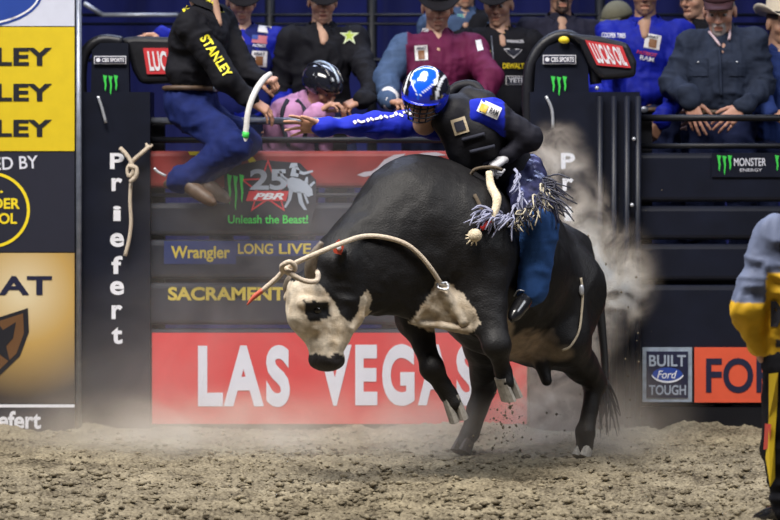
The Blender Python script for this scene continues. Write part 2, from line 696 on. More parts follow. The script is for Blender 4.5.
# back curtain with hanging folds
M_curtain = mat('blue_curtain', (0.003, 0.009, 0.15), rough=0.75, var=0.3, scale=3, sheen=0.2)
xs = np.linspace(-9, 9, 260)
zs = np.linspace(0.0, 6.5, 14)
Xc, Zc = np.meshgrid(xs, zs)
Yc = 4.2 + 0.10 * np.sin(Xc * 9.0) + 0.05 * np.sin(Xc * 23.0 + 1.0)
Vk = np.stack([Xc.ravel(), Yc.ravel(), Zc.ravel()], 1)
i2, j2 = np.meshgrid(np.arange(259), np.arange(13))
k0 = (j2 * 260 + i2).ravel()
back = obj('wall_back', Vk, np.stack([k0, k0 + 1, k0 + 261, k0 + 260], 1), M_curtain, smooth=True)
tag(back, 'deep blue curtain hanging behind the chutes', 'curtain', kind='structure')

M_black = mat('black_steel', (0.006, 0.0065, 0.010), rough=0.45, var=0.25, scale=8, spec=.35)
M_navy = mat('navy_steel', (0.0055, 0.0075, 0.018), rough=0.42, var=0.3, scale=6, spec=.4)
M_slat = mat('slat_steel', (0.022, 0.025, 0.040), rough=0.38, var=0.35, scale=5)
M_pipe = mat('grey_pipe', (0.22, 0.24, 0.30), rough=0.35, var=0.2, metal=0.6)
M_lpipe = mat('bright_pipe', (0.55, 0.57, 0.62), rough=0.35, var=0.15, metal=0.5)
M_pad = mat('black_padding', (0.008, 0.0085, 0.013), rough=0.45, var=0.2, scale=10, bump=0.15)
M_white = prn('white_ink', (0.78, 0.78, 0.84))
M_lilac = prn('pale_lilac_ink', (0.70, 0.71, 0.80))
M_yellow = prn('yellow_ink', (0.86, 0.66, 0.02))
M_text_yellow = prn('mustard_ink', (0.62, 0.48, 0.07))
M_blackink = prn('black_ink', (0.012, 0.012, 0.018))
M_navyink = prn('navy_ink', (0.012, 0.014, 0.045))
M_blueink = prn('blue_ink', (0.015, 0.055, 0.32))
M_red = prn('red_ink', (0.60, 0.035, 0.045))
M_banner = prn('banner_red', (0.66, 0.045, 0.05), rough=0.6)
M_green = prn('claw_green', (0.05, 0.60, 0.08))
M_orange = prn('orange_red_ink', (0.72, 0.10, 0.045))
M_silver = mat('brushed_silver', (0.42, 0.50, 0.62), rough=0.35, var=0.2, metal=0.4)
M_wood = mat('grey_planks', (0.06, 0.058, 0.06), rough=0.8, var=0.3)

# platform behind the chutes where the crew stands
deck = empty('platform', (0, 1.55, 0), 'dark raised walkway behind the bucking chutes', 'platform')
PLAT = 0.86
obj('deck', *box((-5, 0.42, PLAT - .06), (5, 3.3, PLAT)), M_wood, deck)
for px_ in (-4, -2, 0, 2, 4):
    obj('post', *box((px_ - .05, 0.55, -0.02), (px_ + .05, .65, PLAT - .06)), M_black, deck)
    obj('post', *box((px_ - .05, 3.1, -0.02), (px_ + .05, 3.2, PLAT - .06)), M_black, deck)

# rear railing behind the crew
rail = empty('railing', (0, 2.6, PLAT), 'dark pipe railing with bright top rail behind the crew', 'railing')
for pyy, mm, rr in ((15, M_navy, .012), (24, M_navy, .010), (60, M_navy, .014)):
    a, b = P(60, pyy, 2.6), P(840, pyy, 2.6)
    obj('rail', *tube([a, b], rr, 8, 1), mm, rail, smooth=True)
for pxx in (40, 270, 372, 470, 600, 812):
    a = P(pxx, -60, 2.62)
    obj('post', *tube([(a[0], 2.62, PLAT), (a[0], 2.62, a[2])], .035, 8, 1), M_black, rail, smooth=True)
obj('top_rail', *tube([P(102, 15, 2.5), P(178, 15, 2.5)], .014, 8, 1), M_lpipe, rail, smooth=True)
obj('brace', *tube([P(84, 3, 2.5), P(103, 15.5, 2.55)], .016, 8, 1), M_lpipe, rail, smooth=True)

# ---------------------------------------------------------------- chute gate (centre)
def gate(name, label, x0, x1, slats, posts, rails, base):
    g = empty(name, (P((x0 + x1) / 2, 430, 0)[0], 0.04, 0.0), label, 'gate')
    out = []
    for (t, b, y, mm, bev) in slats:
        out.append(obj('slat', *pxbox(x0, t, x1, b, y, y + .07, bev), mm, g, smooth=False))
    for pxx in posts:
        a = P(pxx, 118, .1)
        obj('post', *box((a[0] - .04, .075, -.02), (a[0] + .04, .15, a[2])), M_black, g)
    for (t, mm, r, y) in rails:
        obj('rail', *tube([P(x0 - 2, t, y), P(x1 + 2, t, y)], r, 10, 1), mm, g, smooth=True)
    if base:
        obj('kick_plate', *pxbox(x0, base, x1, 436, 0.0, .05), M_black, g)
    return g, out

M_redslat = mat('dull_red_steel', (0.22, 0.032, 0.03), rough=0.4, var=0.3, scale=5)
gc, sl = gate('chute_gate', 'slatted chute gate behind the bull with red top slat', 150, 530,
              [(151, 188, 0.0, M_redslat, .03), (203, 236, 0.02, M_slat, .03), (240, 279, 0.0, M_slat, .03), (283, 325, 0.0, M_slat, .03), (329, 350, .02, M_slat, .02)],
              (158, 340, 522), ((121, M_pipe, .021, .03), (140, M_black, .018, .03), (195, M_navy, .014, .05)), 424)
# lettering printed on the slats
flat([(164, 241), (236, 241), (236, 264), (164, 264)], -.002, prn('slat_blue', (.02, .035, .14)), sl[2], 'blue_strip')
flat([(236, 240.6), (322, 240.6), (316, 256), (236, 256)], -.002, MATS['slat_blue'], sl[2], 'blue_strip')
text_at('Wrangler', 171, 246, 230, 262, -.003, M_text_yellow, sl[2])
text_at('LONG', 238, 243.5, 273, 254, -.003, M_text_yellow, sl[2])
text_at('LIVE', 279, 243.5, 311, 254, -.003, M_text_yellow, sl[2])
text_at('COWBOYS', 316.5, 243.5, 386, 254, -.003, M_text_yellow, sl[2])
text_at('SACRAMENTO', 168, 287, 301, 300.5, -.003, M_text_yellow, sl[3])
# pale swoosh on the red slat
sw = [(357, 175), (364, 172), (372, 171), (378, 167), (384, 160), (394, 155), (406, 153.5), (402, 157), (396, 161), (400, 161), (410, 157), (422, 153), (436, 152), (446, 155), (432, 156.5), (420, 160), (408, 166), (396, 168), (384, 172), (374, 175), (364, 177)]
flat(sw, -.002, prn('dull_lilac', (.36, .33, .38)), sl[0], 'swoosh_mark')
flat([(188, 151.5), (208, 151.5), (205, 156), (190, 155)], -.003, M_yellow, sl[0], 'yellow_stripe')
flat([(452, 204), (462, 204), (470, 212), (460, 212)], .015, M_yellow, sl[1], 'yellow_stripe')
flat([(246, 158), (253, 157), (260, 166), (252, 166)], -.003, M_yellow, sl[0], 'yellow_stripe')

# red city banner
bn = empty('banner', P(340, 424, -.03), 'red banner with big pale LAS VEGAS lettering under the bull', 'banner')
obj('sheet', *pxbox(152, 333, 527, 424, -.03, -.012), M_banner, bn)
text_at('LAS', 198, 345, 290, 407, -.034, M_lilac, bn)
text_at('VEGAS', 318, 344, 478, 406, -.034, M_lilac, bn)

# anniversary sign
M_sil = prn('silver_ink', (0.36, 0.41, 0.50))
M_dim = prn('dark_print', (0.014, 0.016, 0.026))
sg = empty('anniversary_sign', P(268, 224, -.05), 'dark sign with silver 25 over red PBR plate and star', 'sign')
obj('plate', *pxprism([(224, 168), (262, 160), (300, 163), (316, 180), (316, 206), (310, 225), (226, 226)], -.05, -.035), M_dim, sg)
def star(cx, cy, r, r2, n=5, rot=-90):
    return [(cx + (r if k % 2 == 0 else r2) * math.cos(math.radians(rot + k * 180 / n)), cy + (r if k % 2 == 0 else r2) * math.sin(math.radians(rot + k * 180 / n))) for k in range(2 * n)]
_so = pxpoly(star(268, 188, 29, 12), -.053)
_si = pxpoly(star(268, 188, 25, 10), -.053)
obj('star_outline', [(p[0], -.053, p[1]) for p in _so + _si], [(k, (k + 1) % 10, 10 + (k + 1) % 10, 10 + k) for k in range(10)], M_red, sg)
text_at('25', 250, 169, 287, 190, -.056, M_sil, sg)
flat([(249, 191), (289, 191), (286, 201), (246, 201)], -.056, M_red, sg, 'red_plate')
text_at('PBR', 253, 193, 284, 199.5, -.058, M_white, sg)
_bm = [[(286, 180), (292, 177), (300, 179), (307, 183), (312, 189), (313, 195), (308, 197), (304, 193), (299, 193), (293, 192), (288, 188)],
       [(304, 182), (306, 177), (308, 177), (308, 183)], [(309, 185), (314, 181), (315, 183), (311, 187)],
       [(297, 192), (301, 192), (303, 202), (307, 210), (304, 210), (299, 203)], [(289, 189), (293, 191), (291, 200), (286, 208), (284, 207), (288, 199)], [(303, 193), (306, 195), (309, 203), (307, 204)],
       [(290, 176), (292, 168), (297, 166), (300, 170), (298, 177)], [(296, 169), (304, 172), (313, 170), (313, 172), (304, 175), (296, 173)], [(289, 168), (291, 163), (297, 163), (298, 167)],
       [(286, 181), (281, 177), (279, 171), (281, 171), (284, 176), (288, 179)]]
_pp = []
for _pl in _bm:
    _q = pxpoly(_pl, -.056)
    _pp.append(([(p[0], -.056, p[1]) for p in _q], [tuple(range(len(_q)))]))
obj('bull_mark', *join(*_pp), M_sil, sg)
claws(227, 174, 244, 211, -.056, M_green, sg)
text_at('Unleash the Beast!', 228, 215, 308, 223.5, -.056, M_green, sg)

# ---------------------------------------------------------------- right gate
gr, sr = gate('chute_gate', 'dark slatted chute gate beside the bullfighter', 641, 830,
              [(153, 202, 0.0, M_navy, .03), (206, 240, 0.0, M_navy, .03), (244, 281, 0.0, M_navy, .03), (285, 405, 0.0, M_navy, .03)],
              (645, 826), ((118, M_black, .02, .03), (146, M_black, .016, .03)), 407)
mg = empty('claw_sign', P(740, 175, -.03), 'black sign with green claw mark and MONSTER ENERGY lettering', 'sign')
obj('plate', *pxbox(712, 153, 812, 177, -.012, -.002), M_navy, mg)
claws(717, 155, 732, 175, -.015, M_green, mg)
text_at('MONSTER', 734, 158, 766, 166, -.015, M_lilac, mg)
text_at('ENERGY', 740, 168.5, 762, 171.5, -.015, M_lilac, mg)
claws(775, 155, 790, 175, -.015, M_green, mg)
bt = empty('truck_sign', P(667, 402, -.03), 'square silver framed sign reading BUILT Ford TOUGH', 'sign')
obj('frame', *pxbox(642.5, 347.5, 692, 402, -.02, -.004), M_silver, bt)
obj('plate', *pxbox(646.5, 351.5, 688, 398, -.026, -.02), M_navyink, bt)
text_at('BUILT', 649, 355, 686, 366.5, -.029, M_sil, bt)
text_at('TOUGH', 649, 385, 686, 395, -.029, M_sil, bt)
flat(ring_pts(667.5, 374.5, 15, 7), -.028, M_blueink, bt, 'oval')
text_at('Ford', 657, 370.5, 677, 378.5, -.030, M_white, bt)
_a = ring_pts(667.5, 372, 17, 11, 16, 20, 160)
_b = ring_pts(667.5, 371, 16.5, 10, 16, 20, 160)
_q = pxpoly(_a, -.030) + pxpoly(_b, -.030)
obj('smile_line', [(p[0], -.030, p[1]) for p in _q], [(k, k + 1, 17 + k, 16 + k) for k in range(15)], M_white, bt)
fo = empty('word_sign', P(760, 403, -.03), 'orange red sign with dark FORD letters beside the bullfighter', 'sign')
obj('plate', *pxbox(694.5, 347.5, 836, 402.5, -.02, -.004), M_orange, fo)
text_at('FORD', 706, 358, 806, 393, -.023, M_navyink, fo)

# ---------------------------------------------------------------- chute columns with hooped tops
def column(label, x0, x1, arch, panel, cbs, claw, roll, sign, lucas, lx, latch, yb=-.10):
    c = empty('chute_column', (P((x0 + x1) / 2, 430, -.05)[0], 0.05, 0.0), label, 'column')
    body = obj('panel', *pxbox(x0, 92, x1, 436, -.05, .25), M_navy, c)
    obj('hoop', *tube([P(a, b, .02) for a, b in arch], .034, 12, 6), M_pad, c, smooth=True)
    obj('head_panel', *pxprism(panel, -.03, .06), M_navy, c)
    r = obj('padded_beam', *pxprism(roll, yb, .34), M_pad, c)
    bv = r.modifiers.new('soft', 'BEVEL')
    bv.width = .03
    bv.segments = 3
    pl = obj('name_plate', *pxbox(*cbs, -.05, -.03), M_white, c)
    x_0, t, x_1, b = cbs
    obj('plate_face', *pxbox(x_0 + .8, t + .8, x_1 - .8, b - .8, -.053, -.05), M_navyink, pl)
    flat(ring_pts(x_0 + 4.2, (t + b) / 2, 2.2, 2.2, 16), -.056, M_white, pl, 'eye_mark')
    text_at('CBS SPORTS', x_0 + 8, t + 2, x_1 - 2, b - 2, -.056, M_white, pl)
    claws(*claw, -.056, M_green, c)
    sg_ = obj('beam_sign', *pxprism(sign, yb - .013, yb), M_red, c)
    V, F = TXT['LUCAS OIL']
    q = [np.array(v, float) for v in lucas]
    out = []
    for u, v in V:
        top = q[0] + (q[1] - q[0]) * u
        bot = q[3] + (q[2] - q[3]) * u
        out.append(P(*(bot + (top - bot) * v), yb - .017))
    obj('lettering', out, F, M_white, sg_)
    for k, (ch, t, b) in enumerate((('P', 153, 169), ('r', 178, 191), ('i', 206, 221), ('e', 233, 247), ('f', 256, 274), ('e', 281, 295), ('r', 305, 319), ('t', 327, 344))):
        w = {'i': 4, 'f': 5.5, 'r': 5.5, 't': 5.5}.get(ch, 7)
        text_at(ch, lx - w, t, lx + w, b, -.053, M_white, c, 'letter')
    lt = obj('latch', *tube([P(a, b, -.08) for a, b in latch], .009, 8, 4), M_lpipe, c, smooth=True)
    return c

column('dark chute column on the left by the man in the STANLEY shirt', 81, 150,
       [(83, 120), (81, 85), (83, 58), (92, 45), (105, 40), (122, 42)],
       [(92, 50), (100, 43), (128, 43), (130, 120), (90, 120)], (94, 56, 126, 64), (103, 75, 118, 95),
       [(119, 38), (136, 36), (200, 38), (206, 60), (200, 82), (140, 84), (132, 70), (126, 48)],
       [(143, 48), (199, 48), (203, 74), (147, 74)], [(147, 51), (196, 51), (198, 71), (150, 71)], 117,
       [(98, 96), (102, 108), (106, 123)], .05)
cr_ = column('dark chute column on the right behind the dust plume', 530, 640,
       [(529, 128), (528, 88), (532, 62), (545, 43), (564, 35), (580, 42), (592, 60), (596, 84)],
       [(536, 62), (548, 46), (564, 40), (580, 48), (588, 66), (590, 120), (532, 120)], (543, 55, 576, 64), (551, 76, 567, 96),
       [(566, 33), (600, 36), (628, 43), (637, 62), (636, 77), (602, 80), (590, 66), (580, 44)],
       [(585, 40), (622, 46), (631, 68), (597, 65)], [(588.5, 42.5), (621, 47.5), (628, 66), (598.5, 63)], 568,
       [(546, 96), (552, 110), (553, 128)])
for pxx in (600, 614, 627, 638):
    a = P(pxx, 96, -.08)
    obj('upright_pipe', *tube([(a[0], -.08, 0), (a[0], -.08, a[2])], .018, 8, 1), M_navy, cr_, smooth=True)
obj('yellow_knob', *ball(P(564, 40, -.06), (.032, .025, .022)), M_yellow, cr_, smooth=True)  # plain yellow thing at the hoop top, built as a small ball
for (a, b) in ((634, 139), (597, 88), (632, 205)):
    obj('bolt', *ball(P(a, b, -.10), .012, 8, 6), M_lpipe, cr_, smooth=True)

# ---------------------------------------------------------------- sponsor board at the left
bd = empty('sponsor_board', (P(-10, 430, -.1)[0], -.1, 0), 'tall sponsor board on the left with yellow STANLEY panel', 'sign')
YB = -.10
obj('backing', *pxbox(-95, -60, 75, 432, YB, YB + .05), M_black, bd)
YF = YB - .004
def sect(name, t, b, mm):
    return obj(name, *pxbox(-95, t, 74.5, b, YF, YB), mm, bd)
M_whiteb = prn('white_panel', (0.62, 0.64, 0.76))
M_yellowb = prn('yellow_panel', (0.70, 0.51, 0.012))
M_navyb = prn('navy_panel', (0.016, 0.017, 0.032))
s1 = sect('top_panel', -60, 26, M_whiteb)
flat(ring_pts(-25, -8, 68, 36, 60), YF - .002, M_blueink, s1, 'oval')
ring_flat(-25, -8, 65.5, 33.5, 2.0, YF - .004, M_white, s1, 'oval_line', 60)
text_at('\u00ae', 10.5, 16, 15.5, 21, YF - .004, M_blueink, s1)
s2 = sect('yellow_panel', 27, 151, M_yellowb)
for t, b in ((47.5, 66), (83.5, 101.5), (119.5, 137)):
    text_at('STANLEY', -92, t, 52, b, YF - .003, M_blackink, s2)
s3 = sect('navy_panel', 152, 252, M_navyb)
text_at('PRESENTED BY', -72, 158, 38, 171, YF - .003, M_lilac, s3, rot=-.05)
ring_flat(-9, 210, 39, 38, 3.0, YF - .003, M_yellow, s3, 'badge_ring')
text_at('U.S.', -23, 183, 3, 193, YF - .003, M_yellow, s3)
text_at('BORDER', -36, 198, 20, 209, YF - .003, M_yellow, s3)
text_at('PATROL', -34, 213, 17, 224, YF - .003, M_yellow, s3)
# gold panel, printed burst of lighter gold
gm = bpy.data.materials.new('gold_print')
gm.use_nodes = True
nt = gm.node_tree
pb = nt.nodes['Principled BSDF']
pb.inputs['Roughness'].default_value = 0.45
tc = nt.nodes.new('ShaderNodeTexCoord')
nzn = nt.nodes.new('ShaderNodeVectorMath')
nzn.operation = 'DISTANCE'
nzn.inputs[1].default_value = tuple(P(22, 292, YF) - np.array(bd.location))
rmp = nt.nodes.new('ShaderNodeValToRGB')
rmp.color_ramp.elements[0].position, rmp.color_ramp.elements[0].color = .04, (0.72, 0.60, 0.38, 1)
rmp.color_ramp.elements[1].position, rmp.color_ramp.elements[1].color = .62, (0.055, 0.042, 0.036, 1)
_e = rmp.color_ramp.elements.new(.30)
_e.color = (0.52, 0.33, 0.10, 1)
nt.links.new(tc.outputs['Object'], nzn.inputs[0])
nt.links.new(nzn.outputs['Value'], rmp.inputs['Fac'])
nt.links.new(rmp.outputs['Color'], pb.inputs['Base Color'])
s4 = sect('gold_panel', 253, 403, gm)
text_at('ARIAT', -62, 276, 52, 295, YF - .003, M_navyink, s4)
sh = [(-34, 308), (-3, 318), (28, 308), (29, 332), (20, 356), (-3, 378), (-26, 356), (-35, 332)]
shi = [(-3 + (a + 3) * .84, 341 + (b - 341) * .84) for a, b in sh]
flat(sh, YF - .003, M_blackink, s4, 'shield')
flat(shi, YF - .005, prn('shield_brown', (0.14, 0.065, 0.025)), s4, 'shield_field')
flat([(-3, 322), (3, 330), (16, 322), (13, 338), (6, 346), (10, 362), (-3, 352), (-16, 362), (-12, 346), (-19, 338), (-22, 322), (-9, 330)], YF - .007, M_blackink, s4, 'shield_mark')
s5 = sect('bottom_panel', 404, 432, M_navyb)
obj('white_line', *pxbox(-95, 404.5, 74.5, 407.5, YF - .004, YF), M_white, s5)
text_at('Priefert', -26, 411, 41, 429, YF - .003, M_white, s5)
pst = tag(obj('board_post', *tube([(P(78.8, 0, -.1)[0], -.1, -.02), (P(78.8, -60, -.1)[0], -.1, P(78.8, -60, -.1)[2])], .017, 10, 1), M_pipe, smooth=True),
          'thin grey steel pipe standing along the sponsor board edge', 'post')

# rope tied on the left column
M_rope = mat('cream_rope', (0.56, 0.47, 0.37), rough=0.9, var=0.2, scale=90, bump=0.5, bscale=160)
kn = empty('tie_rope', P(133, 255, -.09), 'knotted tan rope hanging down the left chute column', 'rope')
obj('tail', *tube([P(131, 183, -.09), P(130, 200, -.09), P(131, 222, -.09), P(129, 240, -.09), P(125, 256, -.09)], .011, 8, 5), M_rope, kn, smooth=True)
obj('knot', *join(tube([P(120, 148, -.10), P(126, 154, -.11), P(131, 162, -.12), P(133, 172, -.12), P(129, 176, -.11), P(128, 168, -.10), P(134, 160, -.10), P(142, 153, -.11), P(150, 146, -.10)], .013, 8, 5),
                  tube([P(128, 166, -.13), P(136, 168, -.13), P(136, 176, -.13), P(130, 182, -.12)], .013, 8, 5),
                  tube([P(148, 149, -.10), P(146, 143, -.10)], [.012, .006], 8, 2), tube([P(148, 148, -.10), P(153, 145, -.10)], [.012, .006], 8, 2)), M_rope, kn, smooth=True)

# ================================================================== THE BULL
M_hide = mat('bull_hide', None, rough=0.55, var=0.3, scale=26, bump=0.35, bscale=120, spec=0.28)
M_horn = mat('horn', (0.16, 0.13, 0.10), rough=0.5, var=0.35, scale=40)
M_hoof = mat('hoof', (0.30, 0.28, 0.25), rough=0.7, var=0.3, scale=50)
M_eye = mat('dark_eye', (0.01, 0.008, 0.006), rough=0.1, var=0)

bull = empty('bull', (0.55, -1.5, 0), 'black bucking bull with white face lifting its forelegs', 'bull')

B = P
hipC = B(536, 292, -1.25)
bp = []
# trunk
bp += [rc(hipC, B(497, 272, -1.70), .335, .365, .08), rc(B(497, 272, -1.70), B(447, 240, -2.10), .365, .355, .08)]
bp += [el(B(412, 208, -2.18), (.25, .27, .265), k=.10), el(B(553, 250, -1.22), (.20, .22, .14), k=.12)]
bp += [rc(B(432, 208, -2.1), B(520, 232, -1.5), .22, .20, .12)]
# neck
bp += [rc(B(412, 228, -2.22), B(345, 268, -2.48), .27, .155, .10), rc(B(388, 205, -2.28), B(330, 262, -2.52), .13, .09, .10)]
bp += [rc(B(420, 262, -2.25), B(356, 292, -2.50), .22, .11, .08)]
# dewlap and brisket
bp += [rc(B(368, 300, -2.45), B(425, 305, -2.33), .06, .08, .08), el(B(440, 305, -2.36), (.17, .055, .085), k=.05), rc(B(437, 292, -2.38), B(470, 318, -2.36), .05, .035, .03), rc(B(418, 318, -2.36), B(465, 324, -2.36), .025, .03, .025)]
bp += [rc(B(430, 296, -2.42), B(418, 318, -2.42), .020, .014, .02), rc(B(445, 292, -2.43), B(462, 322, -2.42), .022, .016, .02), rc(B(412, 322, -2.40), B(470, 330, -2.40), .012, .016, .015)]
# belly line, sheath
bp += [rc(B(487, 318, -1.75), B(545, 345, -1.45), .17, .14, .08), rc(B(538, 352, -1.62), B(546, 380, -1.66), .055, .035, .04)]
# head
bp += [rc(B(313, 294, -2.55), B(310, 316, -2.57), .125, .108, .04), rc(B(312, 312, -2.57), B(325, 350, -2.60), .092, .066, .04),
       rc(B(344, 304, -2.55), B(334, 340, -2.58), .10, .062, .05), el(B(326, 360, -2.60), (.080, .075, .050), k=.03),
       rc(B(308, 283, -2.6), B(330, 281, -2.45), .045, .045, .04), rc(B(335, 290, -2.50), B(352, 285, -2.45), .1, .11, .06)]
bp += [rc(B(350, 326, -2.57), B(360, 316, -2.58), .035, .028, .02), rc(B(360, 316, -2.58), B(367, 298, -2.58), .026, .012, .012), rc(B(340, 338, -2.6), B(356, 322, -2.58), .03, .02, .02)]
# brow ridge over the eye and nostrils
bp += [rc(B(304, 303, -2.672), B(326, 302, -2.665), .022, .018, .02)]
bp += [el(B(315, 362, -2.675), (.014, .02, .011), k=.01, sub=True), el(B(337, 360, -2.665), (.012, .02, .011), k=.01, sub=True), rc(B(313, 371, -2.68), B(340, 369, -2.67), .005, .005, .006, True)]
# ears
bp += [rc(B(334, 268, -2.60), B(343, 252, -2.66), .03, .012, .02), rc(B(296, 287, -2.47), B(287, 298, -2.46), .03, .012, .02)]
# hind left
bp += [rc(B(566, 300, -1.40), B(562, 338, -1.55), .20, .15, .08), rc(B(560, 340, -1.56), B(595, 381, -1.32), .13, .060, .05), rc(B(595, 378, -1.30), B(597, 386, -1.30), .05, .045, .03), rc(B(594, 386, -1.33), B(586, 432, -1.41), .052, .038, .03), el(B(586, 434, -1.41), .047, k=.02), rc(B(586, 432, -1.41), B(585, 448, -1.42), .045, .05, .02)]
# hind right
bp += [rc(B(508, 300, -1.10), B(487, 338, -1.32), .20, .14, .08), rc(B(487, 338, -1.32), B(484, 386, -1.12), .12, .065, .05), rc(B(486, 386, -1.10), B(470, 433, -1.18), .056, .038, .03), el(B(469, 436, -1.18), .046, k=.02), rc(B(470, 433, -1.18), B(464, 445, -1.2), .044, .048, .02)]
# fore left
bp += [rc(B(478, 262, -2.26), B(486, 305, -2.34), .17, .105, .08), rc(B(486, 305, -2.34), B(496, 345, -2.46), .092, .058, .04), el(B(496, 345, -2.47), .060, k=.03), rc(B(496, 345, -2.46), B(503, 373, -2.40), .048, .034, .03), rc(B(503, 373, -2.40), B(506, 383, -2.42), .042, .042, .02)]
# fore right
bp += [rc(B(425, 275, -2.10), B(415, 318, -2.14), .16, .095, .08), rc(B(415, 318, -2.14), B(432, 368, -2.28), .085, .055, .04), el(B(432, 367, -2.29), .058, k=.03), rc(B(432, 368, -2.28), B(449, 395, -2.24), .046, .033, .03), rc(B(449, 395, -2.24), B(454, 404, -2.25), .042, .042, .02)]
# muscle swells
bp += [el(B(470, 235, -2.30), (.17, .12, .22), k=.09), el(B(572, 288, -1.42), (.17, .14, .20), k=.08)]
Vb, Fb = sdf_mesh(bp, 0.0105)
Vb = rough_up(Vb, Fb, .0035, 16, 3)
_N = vnormals(Vb, Fb)
_w = Vb + .05 * np.stack([vnoise(Vb * 4, 41), vnoise(Vb * 4, 42), vnoise(Vb * 4, 43)], 1)
_d = 1 - 2.0 * np.abs(vnoise(_w * np.array((9, 9, 3.5)), 44))            # skin creases running down neck and flank
_f = 1 - 2.0 * np.abs(vnoise(_w * np.array((22, 22, 16)), 45))           # finer wrinkles on face and brisket
_hd = np.clip(1 - np.linalg.norm(Vb - P(330, 320, -2.55), axis=1) / .35, 0, 1) + np.clip(1 - np.linalg.norm(Vb - P(445, 305, -2.36), axis=1) / .25, 0, 1)
Vb = Vb + _N * (.0065 * _d + .008 * _f * np.clip(_hd * 1.5, 0, 1) + .012 * vnoise(Vb * 4.5, 46))[:, None]
CW = (0.62, 0.54, 0.43)
BLK = (0.0075, 0.007, 0.008)
spots = [(B(520, 345, -1.75), (.16, .22, .10), (.30, .23, .17), .5),
         (B(505, 325, -1.95), (.05, .16, .10), (.34, .28, .22), .5), (B(560, 352, -1.62), (.07, .12, .045), (.20, .16, .12), .6)]
Cb = paint(Vb, BLK, spots, jitter=.20)
def in_poly(pts, yref, lo, hi, jit=.004):
    """hide marking: vertices whose side-on position lies inside an outline at that depth"""
    poly = np.array(pxpoly(pts, yref))
    x = Vb[:, 0] + jit * vnoise(Vb * 40, 61) + jit * vnoise(Vb * 90, 63)
    z = Vb[:, 2] + jit * vnoise(Vb * 40, 62) + jit * vnoise(Vb * 90, 64)
    ins = np.zeros(len(Vb), bool)
    n = len(poly)
    for i in range(n):
        x1, z1 = poly[i]
        x2, z2 = poly[(i + 1) % n]
        c = ((z1 > z) != (z2 > z)) & (x < (x2 - x1) * (z - z1) / (z2 - z1 + 1e-9) + x1)
        ins ^= c
    return (ins & (Vb[:, 1] > lo) & (Vb[:, 1] < hi))[:, None].astype(float)
_fl = in_poly([(436, 281), (450, 283), (464, 294), (474, 308), (480, 322), (468, 336), (438, 336), (408, 325), (417, 312), (428, 296)], -2.38, -2.6, -2.15)
Cb = Cb * (1 - _fl) + np.array((.52, .45, .36)) * _fl
_fl = in_poly([(270, 296), (284, 283), (300, 280), (322, 284), (332, 298), (341, 314), (350, 322), (357, 314), (361, 296), (368, 290), (372, 300), (369, 316), (358, 334), (348, 348), (345, 380), (300, 380), (290, 330), (270, 310)], -2.6, -2.9, -2.3)
Cb = Cb * (1 - _fl) + np.array(CW) * _fl
_fl = in_poly([(304, 300), (316, 301), (329, 303), (330, 317), (320, 321), (309, 322), (305, 312)], -2.67, -2.9, -2.58, .003)
Cb = Cb * (1 - _fl) + np.array(BLK) * _fl
_fl = in_poly([(305, 357), (316, 353), (330, 356), (338, 352), (345, 358), (344, 380), (305, 380)], -2.65, -2.9, -2.5, .003)
Cb = Cb * (1 - _fl) + np.array((.022, .019, .020)) * _fl
# dirt stains over the white, dust on the lower legs
dn = np.clip(vnoise(Vb * 22, 9) * .5 + vnoise(Vb * 47, 8) * .4 + .35, 0, 1)[:, None]
wh = np.clip((Cb.mean(1, keepdims=True) - .1) * 3, 0, 1)
Cb = Cb * (1 - .38 * dn * wh * np.array([.8, 1.0, 1.25]))
dl = np.clip((0.5 - Vb[:, 2:3]) / .5, 0, 1) * .10 * np.clip(vnoise(Vb * 11, 4)[:, None] + .5, 0, 1)
Cb = Cb * (1 - dl) + np.array([.22, .18, .14]) * dl
obj('body', Vb, Fb, M_hide, bull, smooth=True, cols=Cb)

# horns: near one upright, far one low
obj('horn', *tube([B(317, 284, -2.58), B(311, 272, -2.66), B(313, 257, -2.70), B(322, 242, -2.71)], [.036, .034, .027, .012], 12, 6), M_horn, bull, smooth=True)
obj('horn', *tube([B(303, 282, -2.50), B(292, 280, -2.44), B(287, 288, -2.42), B(288, 297, -2.42)], [.034, .03, .022, .01], 12, 6), M_horn, bull, smooth=True)
obj('eye', *ball(B(317, 310, -2.672), .022), M_eye, bull, smooth=True)

def hoof(top, tip, w, toe):
    """two claws side by side"""
    top, tip = np.asarray(top), np.asarray(tip)
    ax = unit(tip - top)
    fw = unit(np.asarray(toe) - ax * np.dot(toe, ax))
    sd = np.cross(ax, fw)
    L = np.linalg.norm(tip - top)
    parts = []
    for s in (-1, 1):
        V, F = [], []
        for t, rr, f in ((0, .85, 0.0), (.5, 1.0, .18), (1.0, 1.12, .38)):
            for k in range(10):
                a = 2 * math.pi * k / 10
                V.append(top + ax * L * t + sd * (s * w * .52 + math.cos(a) * w * .52 * rr) + fw * (math.sin(a) * w * 1.0 * rr + f * w * 1.2))
        for i in range(2):
            for k in range(10):
                F.append((i * 10 + k, i * 10 + (k + 1) % 10, i * 10 + 10 + (k + 1) % 10, i * 10 + 10 + k))
        F += [tuple(range(9, -1, -1)), tuple(range(20, 30))]
        parts.append((V, F))
    return join(*parts)

fwd = np.array([-.55, -.83, 0])
g1 = B(586, 436, -1.41)
obj('hoof', *hoof((g1[0], -1.41, .075), (g1[0] - .02, -1.44, .0), .042, fwd), M_hoof, bull)
g2 = B(466, 440, -1.19)
obj('hoof', *hoof((g2[0], -1.19, .075), (g2[0] - .02, -1.22, .0), .048, fwd), mat('dark_hoof', (.06, .05, .045), rough=.7), bull)
obj('hoof', *hoof(B(503.5, 376, -2.41), B(509, 398, -2.38), .046, (.5, -.4, -.3)), M_hoof, bull)
obj('hoof', *hoof(B(450, 396, -2.24), B(458, 419, -2.22), .046, (.2, -.8, -.2)), M_hoof, bull)
